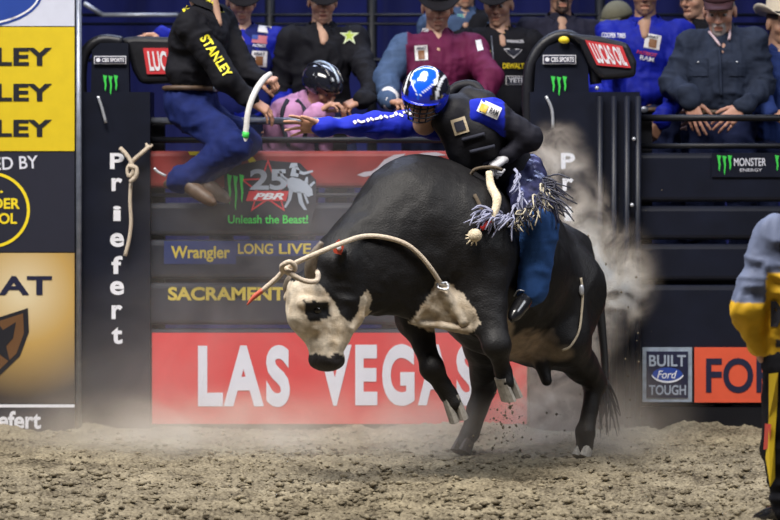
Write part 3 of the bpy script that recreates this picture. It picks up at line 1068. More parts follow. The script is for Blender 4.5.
# tail
tl = obj('tail', *tube([B(578, 262, -1.0), B(596, 290, -.92), B(603, 340, -.95), B(606, 385, -1.0)], [.045, .03, .022, .018], 10, 6), mat('black_tail', BLK, rough=.6), bull, smooth=True)
sw_parts = []
for k in range(26):
    a = B(606 + random.uniform(-2, 2), 380, -1.0 + random.uniform(-.02, .02))
    b = B(609 + random.uniform(-9, 12), 430 + random.uniform(-18, 10), -1.0 + random.uniform(-.08, .08))
    sw_parts.append(tube([a, (a + b) / 2 + np.array([random.uniform(-.02, .02), 0, 0]), b], [.007, .006, .002], 5, 3))
tag(obj('tail_switch', *join(*sw_parts), MATS['black_tail'], tl, smooth=True), kind='stuff')

# ear tag
et = obj('ear_tag', *pxprism([(332, 246), (339, 239), (344, 247), (341, 255), (334, 253)], -2.70, -2.692), prn('tag_red', (.45, .06, .03)), bull)
obj('tag_button', *ball(B(339, 248, -2.705), .012, 10, 7), M_white, et, smooth=True)

# flank strap round the hindquarters
M_strap = mat('pale_strap', (.42, .36, .27), rough=.8, var=.2)
fs = empty('flank_strap', B(578, 350, -1.5), 'thin pale flank strap around the bull hindquarters', 'strap')
bvh_bull = BVHTree.FromPolygons([Vector(v) for v in Vb], [tuple(int(i) for i in f) for f in Fb])
def on_bull(px, py, off=.012, yref=-2.0):
    p = P(px, py, yref)
    # march along the sight line to the hide
    o = Vector((0, CAM_Y, CAM_H))
    d = (Vector(p) - o).normalized()
    h = bvh_bull.ray_cast(o, d, 40)
    if h[0] is None:
        return np.array(P(px, py, -1.4))
    return np.array(h[0]) + np.array(h[1]) * off
obj('band', *tube([on_bull(a, b, .006) for a, b in ((580, 278), (582, 292), (581, 312), (578, 332), (570, 346), (562, 350))], .0065, 8, 5), M_strap, fs, smooth=True)
obj('buckle', *ball(on_bull(580, 290, .012), (.014, .01, .03), 10, 7), M_lpipe, fs, smooth=True)

# loose rope over the horn and neck
lr = empty('lead_rope', B(350, 303, -2.8), 'loose cream rope looped on the bull horn trailing to its brisket', 'rope')
rp = [B(262, 291, -2.78), B(276, 279, -2.78), B(290, 266, -2.80), B(318, 253, -2.80), B(345, 242, -2.72)]
rp += [on_bull(a, b, .02) for a, b in ((362, 238), (382, 238), (402, 243), (418, 254), (430, 268), (438, 281))]
obj('strand', *tube(rp, .0125, 10, 6), M_rope, lr, smooth=True)
obj('loop', *join(tube([B(284, 267, -2.80), B(293, 275, -2.83), B(305, 281, -2.82), B(316, 281, -2.80), B(318, 274, -2.72), B(313, 268, -2.62)], .013, 10, 6),
                  tube([B(283, 272, -2.79), B(282, 266, -2.84), B(290, 262, -2.85), B(295, 268, -2.83), B(289, 273, -2.79), B(283, 269, -2.78)], .013, 10, 6)), M_rope, lr, smooth=True)
obj('frayed_end', *tube([B(247, 305, -2.78), B(254, 297, -2.78), B(263, 290, -2.78)], [.004, .012, .0125], 8, 4), prn('red_tape', (.55, .10, .06)), lr, smooth=True)
rg = [on_bull(441 + 6 * math.cos(t), 286 + 4 * math.sin(t) + 3 * math.cos(t), .02) for t in np.linspace(0, 6.28, 9)]
obj('clip', *tube(rg, .006, 8, 3), M_lpipe, lr, smooth=True)

# ================================================================== PEOPLE
M_skin = mat('skin', None, rough=0.5, var=0.08, scale=60, bump=0.05)
def cloth(name, col, rough=0.8, var=0.18, bump=0.2):
    return mat(name, col, rough=rough, var=var, scale=18, bump=bump, bscale=260, spec=0.18)

SKIN = (0.50, 0.29, 0.20)

def frame3(f, up):
    f = unit(f)
    r = unit(np.cross(f, up))
    u = np.cross(r, f)
    return np.stack([r, f, u], 1)          # columns: right, forward, up

def head_mesh(c, R, skin, hair, beard=None, beard_amt=0.0, k=1.0, mouth_open=0.0, vox=.0058):
    def L(*p):
        return c + R @ (np.array(p) * k)
    def e(p, r, kk=.02, sub=False):
        return el(L(*p), np.array(r) * k, R, kk, sub)
    def s(p, q, a, b, kk=.012, sub=False):
        return rc(L(*p), L(*q), a * k, b * k, kk, sub)
    pr = [e((0, -.012, .035), (.077, .098, .088)), e((0, .028, -.03), (.062, .066, .078)), e((0, .04, -.082), (.046, .047, .036)),
          e((0, .075, -.1), (.020, .018, .018)), s((-.034, .080, .021), (.034, .080, .021), .014, .014), s((0, .092, .012), (0, .116, -.028), .008, .0135, .008),
          e((.011, .102, -.034), (.010, .010, .008), .006), e((-.011, .102, -.034), (.010, .010, .008), .006),
          e((.040, .062, -.022), (.028, .026, .026)), e((-.040, .062, -.022), (.028, .026, .026)),
          s((-.019, .091, -.060), (.019, .091, -.060), .0085, .0085, .006), s((-.016, .090, -.077 - mouth_open), (.016, .090, -.077 - mouth_open), .0085, .0085, .006),
          e((.079, -.008, -.004), (.010, .022, .033), .01), e((-.079, -.008, -.004), (.010, .022, .033), .01),
          s((0, -.02, -.05), (0, -.035, -.16), .056, .060, .03),
          e((.032, .098, .004), (.017, .014, .010), .006, True), e((-.032, .098, .004), (.017, .014, .010), .006, True),
          s((-.019, .103, -.0685 - mouth_open / 2), (.019, .103, -.0685 - mouth_open / 2), .004 + mouth_open / 2, .004 + mouth_open / 2, .004, True)]
    V, F = sdf_mesh(pr, vox)
    q = ((V - c) @ R) / k
    x, y, z = q[:, 0], q[:, 1], q[:, 2]
    C = np.tile(np.array(skin, float), (len(V), 1))
    def blend(w, col):
        nonlocal C
        w = np.clip(w, 0, 1)[:, None]
        C = C * (1 - w) + np.array(col) * w
    red = np.array(skin) * np.array([1.05, .80, .75])
    blend(np.exp(-((np.abs(x) - .042) ** 2 + (z + .022) ** 2) / .0006) * .6 * (y > .04), red)
    blend(np.exp(-(x ** 2 + (z + .028) ** 2) / .0004) * .6 * (y > .09), red)
    lip = np.exp(-((z + .068) / .013) ** 4) * np.exp(-(x / .024) ** 4) * (y > .078)
    blend(lip * .8, np.array(skin) * np.array([.80, .50, .48]))
    hm = ((z > .03) & (y < .06)) | ((y < -.02) & (z > -.065) & (np.abs(x) < .076))
    blend(hm * 1.0, hair)
    blend(((np.abs(z - .027) < .006) & (y > .07) & (np.abs(x) > .012) & (np.abs(x) < .05)) * .75, hair)
    if beard is not None:
        nz = vnoise(V * 90, 3) * .2
        bm = (y > .005) & (z < -.038) & (lip < .4) & (z > -.125)
        gt = ((z < -.078) & (np.abs(x) < .034)) | ((np.abs(z + .048) < .010) & (np.abs(x) < .034)) | ((np.abs(x) > .02) & (np.abs(x) < .036) & (z < -.045))
        if beard_amt >= 1:
            blend((bm & gt & (y > .05)) * (.9 + nz), beard)
        else:
            blend(bm * (beard_amt + nz * .5), beard)
    blend((z < -.125) * .25, np.array(skin) * .8)
    eyes = []
    for sx in (-1, 1):
        eyes.append(L(sx * .032, .084, .004))
    return V, F, C, eyes

def hand_mesh(w, f, pn, curl, side, skin, k=1.0, spread=.12, vox=.0044, thumb_out=.7):
    """w wrist, f finger direction, pn palm-facing direction, side +1 right hand"""
    f = unit(f)
    pn = unit(np.asarray(pn, float) - f * np.dot(pn, f))
    a = np.cross(f, pn) * side            # towards the thumb
    k = k * 1.0
    pr = []
    c = np.asarray(w, float)
    def Q(x, y, z):
        return c + k * (a * x + f * y - pn * z)
    pr.append(rc(Q(.0, -.05, 0), Q(0, .01, 0), .026 * k, .027 * k, .02))
    for x0 in (-.027, -.009, .009, .027):
        pr.append(rc(Q(x0 * .75, .012, 0), Q(x0, .085, .002), .016 * k, .0125 * k, .014))
    base = ((-.030, .080, .026, .0075), (-.0105, .090, .034, .0085), (.0105, .092, .036, .0088), (.030, .086, .033, .0085))
    for i, (x, y, L1, r) in enumerate(base):
        cl = curl[i] if hasattr(curl, '__len__') else curl
        ang = 0.0
        p = Q(x, y - .008, .002)
        sp = (i - 1.5) * spread
        for seg, (ln, wgt) in enumerate(((L1 * 1.25, .9), (L1 * .85, 1.25), (L1 * .70, .9))):
            ang += cl * wgt
            d = math.cos(ang) * (f + a * sp * math.cos(ang)) + math.sin(ang) * pn
            q = p + unit(d) * ln * k
            pr.append(rc(p, q, (r - .0006 * seg) * k, (r - .0006 * (seg + 1)) * k, .004))
            p = q
    cl = curl[4] if hasattr(curl, '__len__') and len(curl) > 4 else (curl if not hasattr(curl, '__len__') else .4)
    d1 = unit(f * (1.0 - .45 * thumb_out) + a * (.9 * thumb_out) + pn * (.35 + .3 * cl))
    p = Q(.020, .018, -.006)
    q = p + d1 * .045 * k
    pr.append(rc(p, q, .0165 * k, .0115 * k, .012))
    d2 = unit(d1 + f * .35 - a * .35 * cl + pn * .3 * cl)
    r_ = q + d2 * .032 * k
    pr.append(rc(q, r_, .0112 * k, .0098 * k, .004))
    d3 = unit(d2 + f * .15 - a * .4 * cl + pn * .25 * cl)
    pr.append(rc(r_, r_ + d3 * .026 * k, .0098 * k, .008 * k, .004))
    V, F = sdf_mesh(pr, vox)
    C = np.tile(np.array(skin, float), (len(V), 1))
    nz = vnoise(V * 60, 2)[:, None]
    C = C * (1 + .10 * nz) * np.array([1.04, .95, .92])
    return V, F, C

def hat_mesh(c, R, k=1.0, brim=(.165, .185), curl=.055, crown=.115, pinch=.022):
    """cowboy hat: crown and rolled brim; c is the middle of the head band"""
    n = 44
    rows = []
    prof = [(.0, .80), (.30, .86), (.62, .96), (.80, 1.0), (.90, .95), (.97, .74), (1.0, .0)]   # brim-join to crown top
    V, F = [], []
    ax, ay = .083, .103
    def ringrow(fn):
        st = len(V)
        for i in range(n):
            V.append(fn(2 * math.pi * i / n))
        rows.append(st)
    for t in (1.0, .82, .55, .25, 0.0):
        def fn(a, t=t):
            sx, sy = math.sin(a), math.cos(a)
            rx = ax + (brim[0] - ax) * t
            ry = ay + (brim[1] - ay) * t
            z = curl * (abs(sx) ** 2.2) * t ** 1.8 - .028 * (abs(sy) ** 3) * t ** 1.5
            x = sx * rx * (1 - .16 * t * abs(sx) ** 3)
            return (x, sy * ry, z)
        ringrow(fn)
    for (h, w) in ((.25, .99), (.55, .95), (.8, .92), (.95, .86), (1.0, .72), (.96, .45), (.86, .15)):
        def fn(a, h=h, w=w):
            sx, sy = math.sin(a), math.cos(a)
            z = h * crown
            front = max(sy, 0)
            xx = sx * ax * w
            if h > .7:
                xx *= 1 - .28 * front
                z -= pinch * math.exp(-(xx / .026) ** 2) * (.6 if w > .7 else 1.0)
                z += .010 * sy
            return (xx, sy * ay * w, z)
        ringrow(fn)
    for r in range(len(rows) - 1):
        a, b = rows[r], rows[r + 1]
        for i in range(n):
            F.append((a + i, a + (i + 1) % n, b + (i + 1) % n, b + i))
    F.append(tuple(rows[-1] + i for i in range(n)))
    V = np.array(V) * k
    return np.asarray(c) + V @ R.T, F

def cap_mesh(c, R, k=1.0):
    V, F = [], []
    n, m = 32, 8
    for j in range(m + 1):
        ph = math.pi / 2 * j / m
        for i in range(n):
            a = 2 * math.pi * i / n
            V.append((.085 * math.cos(ph) * math.sin(a), .106 * math.cos(ph) * math.cos(a) - .006, .095 * math.sin(ph)))
    for j in range(m):
        for i in range(n):
            F.append((j * n + i, j * n + (i + 1) % n, (j + 1) * n + (i + 1) % n, (j + 1) * n + i))
    b = len(V)
    q = 14
    for j in range(6):
        for i in range(q + 1):
            u = -1 + 2 * i / q
            a = u * 1.15
            t = j / 5
            V.append((.086 * math.sin(a) * (1 - .1 * t), .104 * math.cos(a) + t * .075 * (1 - .25 * u * u), .004 - .014 * t - .022 * u * u * t))
    for j in range(5):
        for i in range(q):
            F.append((b + j * (q + 1) + i, b + j * (q + 1) + i + 1, b + (j + 1) * (q + 1) + i + 1, b + (j + 1) * (q + 1) + i))
    return np.asarray(c) + (np.array(V) * k) @ R.T, F

def folds(V, F, amp, seed):
    """creases in cloth: ridged noise drawn out sideways and downwards"""
    N = vnormals(V, F)
    w = V + .06 * np.stack([vnoise(V * 5, seed + 9), vnoise(V * 5, seed + 8), vnoise(V * 5, seed + 7)], 1)
    a = 1 - 2.2 * np.abs(vnoise(w * np.array((7, 7, 12)), seed))
    b = 1 - 2.2 * np.abs(vnoise(w * np.array((17, 17, 8)), seed + 1))
    b = b + .5 * (1 - 2.2 * np.abs(vnoise(w * np.array((24, 24, 34)), seed + 3)))
    d = np.clip(.8 * a + .45 * b + .5 * vnoise(V * 6, seed + 2), -.8, 2)
    return V + N * (amp * d)[:, None]

def person(label, J, skin=SKIN, hair=(.05, .03, .02), beard=None, beard_amt=.4, shirt=None, trouser=None, boots=None,
           hat=None, hat_kind='cowboy', vest=None, sleeve_wide=1.0, size=1.0, belt=None, mouth_open=0.0, glove=None, collar=None,
           bare_head=False, name='person', hand_k=1.0, fold=.0125, hat_tilt=0.0, leg_wide=1.0, torso_wide=1.0):
    """J: joints in metres. Builds one continuous skin body and clothing over it. Returns the thing and its shirt surface."""
    K = size
    pel, che, nek, hed = (np.asarray(J[q], float) for q in ('pel', 'che', 'nek', 'hed'))
    R = frame3(J['hf'], J.get('hu', (0, 0, 1)))
    org = np.array([pel[0], pel[1], min(np.asarray(J['anL'])[2], np.asarray(J['anR'])[2]) - .07])
    T = empty(name, org, label, 'person')
    # --- skin body
    parts, cols = [], []
    V, F, C, eyes = head_mesh(hed, R, skin, hair, beard, beard_amt, K, mouth_open)
    parts.append((V, F)); cols.append(C)
    g = lambda q: np.asarray(J[q], float)
    sk = [rc(pel, che, .11 * K, .115 * K, .06), rc(che, nek, .10 * K, .06 * K, .05), rc(nek, hed - R[:, 2] * .08 * K, .058 * K, .056 * K, .03),
          rc(g('shL'), g('shR'), .055 * K, .055 * K, .05)]
    tf_ = unit(J.get('tf', J['hf']))
    tu_ = unit(che - pel)
    sk += [rc(nek + tf_ * .030 * K, che + tu_ * .10 * K + tf_ * .107 * K, .050 * K, .022 * K, .02)]
    for s in 'LR':
        sk += [rc(g('sh' + s), g('el' + s), .042 * K, .034 * K, .03), rc(g('el' + s), g('wr' + s), .034 * K, .024 * K, .02)]
        sk += [rc(g('hp' + s), g('kn' + s), .070 * K, .050 * K, .04), rc(g('kn' + s), g('an' + s), .048 * K, .034 * K, .03)]
        sk += [rc(g('an' + s), g('to' + s), .032 * K, .028 * K, .02)]
    V, F = sdf_mesh(sk, .015)
    parts.append((V, F)); cols.append(np.tile(np.array(skin), (len(V), 1)))
    gl = []
    for s, sg_ in (('L', -1), ('R', 1)):
        V, F, C = hand_mesh(g('wr' + s), J['hd' + s], J['pn' + s], J.get('cu' + s, .35), sg_, skin, K * 1.04 * hand_k, thumb_out=J.get('th' + s, .7), spread=J.get('sp' + s, .12))
        if glove is not None and s in glove[0]:
            gl.append((V, F))
        else:
            parts.append((V, F)); cols.append(C)
    V, F = catq(*parts)
    obj('body', V, F, M_skin, T, smooth=True, cols=np.vstack(cols))
    for V, F in gl:
        obj('glove', V, F, glove[1], T, smooth=True)
    for e in eyes:
        o = obj('eye', *ball(e, .0112 * K, 10, 8), mat('eye_white', (.36, .33, .32), rough=.2, var=0), T, smooth=True)
        obj('iris', *ball(e + R[:, 1] * .0058 * K, .0066 * K, 8, 6), M_eye, o, smooth=True)
    # --- shirt
    tf = unit(J.get('tf', J['hf']))           # way the chest faces
    tu = unit(che - pel)
    Rt = frame3(tf, tu)
    w = sleeve_wide
    tw = np.array((torso_wide, torso_wide, 1.0))
    sp = [el(pel + tu * (.15 if belt is not None else .06) * K, np.array((.158, .120, .085 if belt is not None else .13)) * K * tw, Rt, .05), el((pel + che) / 2, np.array((.165, .125, .13 if belt is not None else .17)) * K * tw, Rt, .06),
          el(che, np.array((.185, .130, .17)) * K * tw, Rt, .06), rc(g('shL'), g('shR'), .078 * K, .078 * K, .06),
          rc(nek - tu * .05 * K, nek + (hed - nek) * .04, .085 * K, .064 * K, .03)]
    for s in 'LR':
        sp += [rc(g('sh' + s), g('el' + s), .073 * K * w, .056 * K * w, .04), rc(g('el' + s), g('wr' + s) - unit(J['hd' + s]) * .0, .056 * K * w, .037 * K * w, .03)]
    for s in 'LR':
        if glove is None or s not in glove[0]:
            hd_ = unit(J['hd' + s])
            sp.append(rc(g('wr' + s) - hd_ * .05, g('wr' + s) - hd_ * .004, .043 * K, .041 * K, .02))
    V, F = sdf_mesh(sp, .0095)
    V = folds(V, F, fold * K, sum(map(ord, label)) % 50)
    sh = obj('shirt', V, F, shirt, T, smooth=True)
    bvh = BVHTree.FromPolygons([Vector(v) for v in V], [tuple(int(i) for i in f) for f in F])
    if collar is not None:
        n0 = nek + (hed - nek) * .16
        ax_ = unit(hed - nek)
        Rc = frame3(unit(tf), ax_)
        cv, cf = [], []
        for j, (h, rr) in enumerate(((0, .083), (.03, .080), (.045, .076), (.03, .090), (-.005, .100))):
            for i in range(22):
                a = math.radians(34 + 292 * i / 21)
                cv.append(n0 + ax_ * (h * .8 - .020 - .034 * math.cos(a)) * K + Rc[:, 0] * math.sin(a) * rr * K + Rc[:, 1] * math.cos(a) * rr * K)
        for j in range(4):
            for i in range(21):
                cf.append((j * 22 + i, j * 22 + i + 1, (j + 1) * 22 + i + 1, (j + 1) * 22 + i))
        obj('collar', cv, cf, collar, T, smooth=True)
    if vest is not None:
        vp = [el(pel + tu * .10 * K, np.array((.180, .142, .12)) * K, Rt, .05), el((pel + che) / 2, np.array((.182, .142, .18)) * K, Rt, .06),
              el(che, np.array((.200, .148, .165)) * K, Rt, .06),
              rc(che + tu * .12 * K - Rt[:, 0] * .12 * K, che + tu * .12 * K + Rt[:, 0] * .12 * K, .088 * K, .088 * K, .05)]
        V, F = sdf_mesh(vp, .0115)
        V = rough_up(V, F, .004, 10, 4)
        sh = obj('vest', V, F, vest, T, smooth=True)
        bvh = BVHTree.FromPolygons([Vector(v) for v in V], [tuple(int(i) for i in f) for f in F])
    # --- trousers
    tp = [el(pel + tu * .005 * K, np.array((.160, .124, .118)) * K, Rt, .05)]
    for s in 'LR':
        tp += [rc(g('hp' + s), g('kn' + s), .096 * K * leg_wide, .074 * K * leg_wide, .05), rc(g('kn' + s), g('an' + s), .070 * K * leg_wide, .060 * K * leg_wide, .03)]
    V, F = sdf_mesh(tp, .0125)
    V = folds(V, F, fold * K, 13)
    obj('trousers', V, F, trouser, T, smooth=True)
    for s in 'LR':
        an, to = g('an' + s), g('to' + s)
        bp_ = [rc(an + unit(g('kn' + s) - an) * .10 * K, an, .045 * K, .042 * K, .02), rc(an, an + unit(to - an) * .02, .044 * K, .042 * K, .02),
               rc(an + (to - an) * .1, to, .042 * K, .034 * K, .02),
               rc(an - unit(to - an) * .018 * K - unit(g('kn' + s) - an) * .03 * K, an - unit(to - an) * .018 * K - unit(g('kn' + s) - an) * .062 * K, .030 * K, .026 * K, .01), rc(an + (to - an) * .62, to + unit(to - an) * .035 * K, .040 * K, .022 * K, .015)]
        V, F = sdf_mesh(bp_, .010)
        obj('boot', V, F, boots, T, smooth=True)
    if belt is not None:
        bc = pel + tu * .062 * K
        obj('belt', *tube([bc + Rt @ (np.array((.174 * math.sin(t), .137 * math.cos(t), 0)) * K) for t in np.linspace(0, 2 * math.pi, 26)], .014 * K, 8, 1, smoothpath=False), belt, T, smooth=True)
        obj('buckle', *ball(bc + Rt[:, 1] * .147 * K, np.array((.024, .008, .018)) * K, 12, 8, Rt), M_pipe, T, smooth=True)
    # --- hat
    if hat is not None:
        hc = hed + R @ (np.array((0, -.008, .062)) * K)
        Rh = R
        if hat_tilt:
            c_, s_ = math.cos(hat_tilt), math.sin(hat_tilt)
            Rh = R @ np.array([[1, 0, 0], [0, c_, -s_], [0, s_, c_]])
        V, F = (hat_mesh if hat_kind == 'cowboy' else cap_mesh)(hc, Rh, K)
        ho = obj('hat', V, F, hat, T, smooth=True)
        sd = ho.modifiers.new('thick', 'SOLIDIFY')
        sd.thickness = .004
        if hat_kind == 'cowboy':
            obj('hat_band', *tube([hc + Rh @ (np.array((.0835 * math.sin(t), .1035 * math.cos(t), .012)) * K) for t in np.linspace(0, 2 * math.pi, 30)], .008, 6, 1, smoothpath=False), M_blackink, ho, smooth=True)
    return T, sh, bvh

def recolour(T, sh, base, fn):
    """cloth in two colours: fn gives (mask, colour) pairs for the shirt points"""
    W3 = np.array([v.co for v in sh.data.vertices]) + np.array(T.location)
    C = np.tile(np.array(base, float), (len(W3), 1))
    for m, c in fn(W3):
        C[m] = c
    ca = sh.data.color_attributes.new('Col', 'FLOAT_COLOR', 'POINT')
    ca.data.foreach_set('color', np.hstack([C, np.ones((len(C), 1))]).astype(np.float32).ravel())

def segdist(W3, a, b):
    a, b = np.asarray(a), np.asarray(b)
    d = b - a
    t = np.clip(((W3 - a) @ d) / (d @ d), 0, 1)
    return np.linalg.norm(W3 - a - t[:, None] * d, axis=1)

def standing(px, chin, y, face=(0, -1, 0), k=1.05, turn=None, arms=None, lean=0.0):
    """joints for someone on the platform, placed by the chin"""
    ch = P(px, chin, y)
    J = {}
    J['hf'] = np.array(face, float)
    hf = unit((face[0], face[1], 0))
    J['hed'] = ch + np.array([0, 0, .118 * k]) - hf * .05
    tf = unit(turn if turn is not None else (face[0], face[1], 0))
    rt = np.cross(tf, (0, 0, 1))
    nek = J['hed'] + np.array([0, 0, -.168 * k]) - hf * .02 - tf * lean * .1
    J['nek'] = nek
    J['che'] = nek + np.array([0, 0, -.17 * k]) - tf * lean * .1
    J['pel'] = nek + np.array([0, 0, -.53 * k]) - tf * lean * .35
    J['tf'] = tf
    for s, q in (('L', -1), ('R', 1)):
        sh = nek + rt * q * .185 * k + np.array([0, 0, -.062 * k])
        J['sh' + s] = sh
        J['el' + s] = sh + rt * q * .07 * k + np.array([0, 0, -.28 * k]) + tf * .02
        J['wr' + s] = J['el' + s] + np.array([0, 0, -.16 * k]) + tf * .19 * k - rt * q * .06
        J['hd' + s] = unit(J['wr' + s] - J['el' + s])
        J['pn' + s] = -rt * q
        hp = J['pel'] + rt * q * .09 * k + np.array([0, 0, -.04])
        fl = PLAT + .075
        J['hp' + s] = hp
        J['kn' + s] = np.array([hp[0] + rt[0] * q * .02, hp[1] - .02, (hp[2] + fl) / 2])
        J['an' + s] = np.array([hp[0] + rt[0] * q * .03, hp[1], fl])
        J['to' + s] = J['an' + s] + tf * .15 * k + np.array([0, 0, -.035])
    if arms:
        J.update(arms)
        for s in 'LR':
            if 'wr' + s in arms and 'hd' + s not in arms:
                J['hd' + s] = unit(np.asarray(J['wr' + s]) - np.asarray(J['el' + s]))
    return J

def patch(bvh, x0, t, x1, b, y, m, parent, rot=0.0, off=.006, name='patch'):
    pts, F = patch_grid(x0, t, x1, b, rot)
    return decal(pts, F, bvh, y, off, m, parent, name)

def patch_word(bvh, s, x0, t, x1, b, y, m, parent, rot=0.0, off=.009):
    pts, F = patch_text(s, x0, t, x1, b, rot)
    return decal(pts, F, bvh, y, off, m, parent, 'lettering')

# ------------------------------------------------------------------ the rider
C_blue = cloth('royal_blue_cloth', (0.007, 0.015, 0.32), rough=.6)
C_two = mat('two_tone_cloth', None, rough=.7, var=.1, scale=14, bump=.15, bscale=200, spec=.2)
C_black = cloth('black_cloth', (0.009, 0.009, 0.013))
C_charcoal = cloth('charcoal_cloth', (0.028, 0.030, 0.045))
C_jean = cloth('blue_jeans', (0.022, 0.068, 0.21))
C_djean = cloth('dark_jeans', (0.012, 0.018, 0.06))
C_denim = cloth('slate_denim', (0.060, 0.10, 0.20))
C_ddenim = cloth('dark_denim_shirt', (0.022, 0.030, 0.055))
C_maroon = cloth('maroon_cloth', (0.115, 0.010, 0.050))
C_pink = cloth('pink_shirt', (0.52, 0.26, 0.46))
C_boot = mat('black_leather', (0.012, 0.012, 0.014), rough=.25, var=.2, coat=.3)
C_bboot = mat('brown_leather', (0.09, 0.055, 0.035), rough=.55, var=.3)
C_hat = mat('black_felt', (0.014, 0.013, 0.016), rough=.9, var=.1, spec=.08)
C_whitehat = mat('cream_felt', (0.66, 0.58, 0.46), rough=.85, var=.06)
C_brhat = mat('brown_felt', (0.045, 0.028, 0.022), rough=.9, var=.1, spec=.08)
C_vestpad = mat('black_vest_leather', (0.010, 0.010, 0.014), rough=.6, var=.2, bump=.2, bscale=80, spec=.22)
C_patch = prn('patch_white', (0.74, 0.72, 0.74))
C_tan = prn('patch_tan', (0.46, 0.38, 0.26))
C_brownink = prn('emblem_brown', (0.22, 0.09, 0.03))

J = dict(pel=P(510, 180, -1.74), che=P(476, 132, -1.92), nek=P(450, 112, -2.03), hed=P(425, 97, -2.14), hf=(-.30, -.88, -.38), hu=(.12, -.3, 1), tf=(-.55, -.80, -.30),
         shL=P(492, 114, -2.14), elL=P(529, 138, -2.12), wrL=P(507, 156, -2.14), hdL=(-.75, -.2, -.55), pnL=(-.3, .1, -1), cuL=1.15, thL=.5,
         shR=P(432, 122, -1.93), elR=P(376, 125, -1.92), wrR=P(321, 127, -1.96), hdR=(-1, -.1, .08), pnR=(-.1, -.9, -.4), cuR=(.10, .16, .12, .2, .1), thR=.6, spR=.25,
         hpL=P(523, 192, -1.86), knL=P(541, 226, -2.17), anL=P(531, 291, -2.16), toL=P(515, 314, -2.30),
         hpR=P(498, 196, -1.56), knR=P(448, 222, -1.42), anR=P(436, 285, -1.38), toR=P(424, 305, -1.48))
M_glove = mat('pale_glove', (.50, .50, .54), rough=.7, var=.25)
rider, _sh, bv_r = person('bull rider in royal blue shirt and blue helmet leaning over the bull', J, shirt=C_two, trouser=C_jean, boots=C_boot,
                          glove=('L', M_glove), sleeve_wide=1.0, size=1.02, fold=.010, leg_wide=1.28)
# protective vest over chest and back
V, F = sdf_mesh([rc(P(457, 114, -2.06), P(479, 134, -2.03), .105, .160, .05), rc(P(479, 134, -2.03), P(509, 176, -1.86), .160, .150, .05), rc(P(470, 98, -2.0), P(484, 104, -2.02), .06, .07, .03),
                 rc(P(446, 122, -2.1), P(470, 160, -2.05), .075, .085, .04)], .0115)
V = rough_up(V, F, .006, 10, 4)
obj('vest', V, F, C_vestpad, rider, smooth=True)
bv_r = BVHTree.FromPolygons([Vector(v) for v in V], [tuple(int(i) for i in f) for f in F])
# dark sleeve guard on the rope arm
recolour(rider, _sh, (0.010, 0.022, 0.42), lambda q: [((segdist(q, P(512, 126, -2.135), J['elL']) < .13) & (q[:, 0] > P(504, 0, -2.1)[0]) | (segdist(q, J['elL'], J['wrL']) < .085), (.012, .012, .02))])
# vest collar roll, patches
obj('neck_roll', *tube([P(446, 96, -1.98), P(458, 87, -1.96), P(474, 86, -1.98), P(484, 96, -2.04)], [.022, .03, .03, .022], 10, 5), C_vestpad, rider, smooth=True)
pt_ = patch(bv_r, 452, 118, 467, 134, -2.1, C_tan, rider, rot=-.3)
patch(bv_r, 454.5, 121, 464.5, 131, -2.1, C_charcoal, pt_, rot=-.3, off=.010, name='emblem')
# shoulder patch on the sleeve
Vs_ = np.array([_sh.matrix_basis.translation]) if False else None
bv_sh = None
for o_ in rider.children:
    if o_.name.startswith('shirt'):
        vv = [Vector(v.co) + rider.location for v in o_.data.vertices]
        bv_sh = BVHTree.FromPolygons(vv, [tuple(p_.vertices) for p_ in o_.data.polygons])
ps = patch(bv_sh, 478, 103, 500, 116, -2.15, C_patch, rider, rot=.42)
if ps:
    patch(bv_sh, 479.5, 104, 487, 112, -2.15, prn('patch_gold', (.6, .4, .05)), ps, rot=.42, off=.010, name='emblem')
    patch_word(bv_sh, 'RAM', 489, 109, 498, 115, -2.15, M_blackink, ps, rot=.42, off=.011)
# white lettering along the stretched sleeve
for k_, (a, b) in enumerate(((355, 122), (359, 121), (363, 121.5), (368, 120), (372, 119), (377, 118.5), (381, 117), (386, 116.5), (392, 116), (396, 113.5), (401, 115), (405, 112), (410, 113))):
    w_, h_ = (4.5, 2.2) if k_ % 3 else (3.0, 3.6)
    patch(bv_sh, a - w_ / 2, b - h_ / 2, a + w_ / 2, b + h_ / 2, -1.97, C_patch, rider, rot=(-.7, .5, -.25)[k_ % 3], off=.006, name='sleeve_print')
# chest straps and buckles of the vest
for (a, b) in (((462, 140), (484, 134)), ((470, 152), (494, 146)), ((482, 165), (504, 158))):
    pts = []
    for t in np.linspace(0, 1, 5):
        q = P(a[0] + (b[0] - a[0]) * t, a[1] + (b[1] - a[1]) * t, -2.1)
        h = bv_r.ray_cast(Vector((q[0], q[1] - 1, q[2])), Vector((0, 1, 0)), 2.5)
        if h[0] is not None:
            pts.append(np.array(h[0]) - np.array([0, .006, 0]))
    if len(pts) > 1:
        obj('strap', *tube(pts, .011, 8, 3), C_charcoal, rider, smooth=True)

# helmet
Rr = frame3(J['hf'], J['hu'])
hc = J['hed'] + Rr @ np.array((0, -.005, .028))
V, F = ball((0, 0, 0), (.122, .142, .132), 72, 54)
V2 = np.array(V)
keep = []
for f in F:
    c = V2[list(f)].mean(0)
    if c[1] > .035 and c[2] < -.018 and abs(c[0]) < .082:
        continue
    if c[2] < -.085:
        continue
    keep.append(f)
x, y, z = V2[:, 0], V2[:, 1], V2[:, 2]
Ch = np.tile(np.array((.008, .03, .50)), (len(V2), 1))
side = (np.abs(x) > .058) & (z > -.0)
Ch[side] = (.012, .012, .02)
Ch[(z > .0) & (y < -.03)] = (.012, .012, .02)
ln = (np.abs(np.abs(x) - .085) < .006) & (z > -.01)
Ch[ln] = (.75, .78, .85)
ph = np.degrees(np.arctan2(z, y))
fr = (z > .012) & (np.abs(ph - 60) < 70)
tw_ = .060 * np.clip((ph - 8) / 40, 0.05, 1)
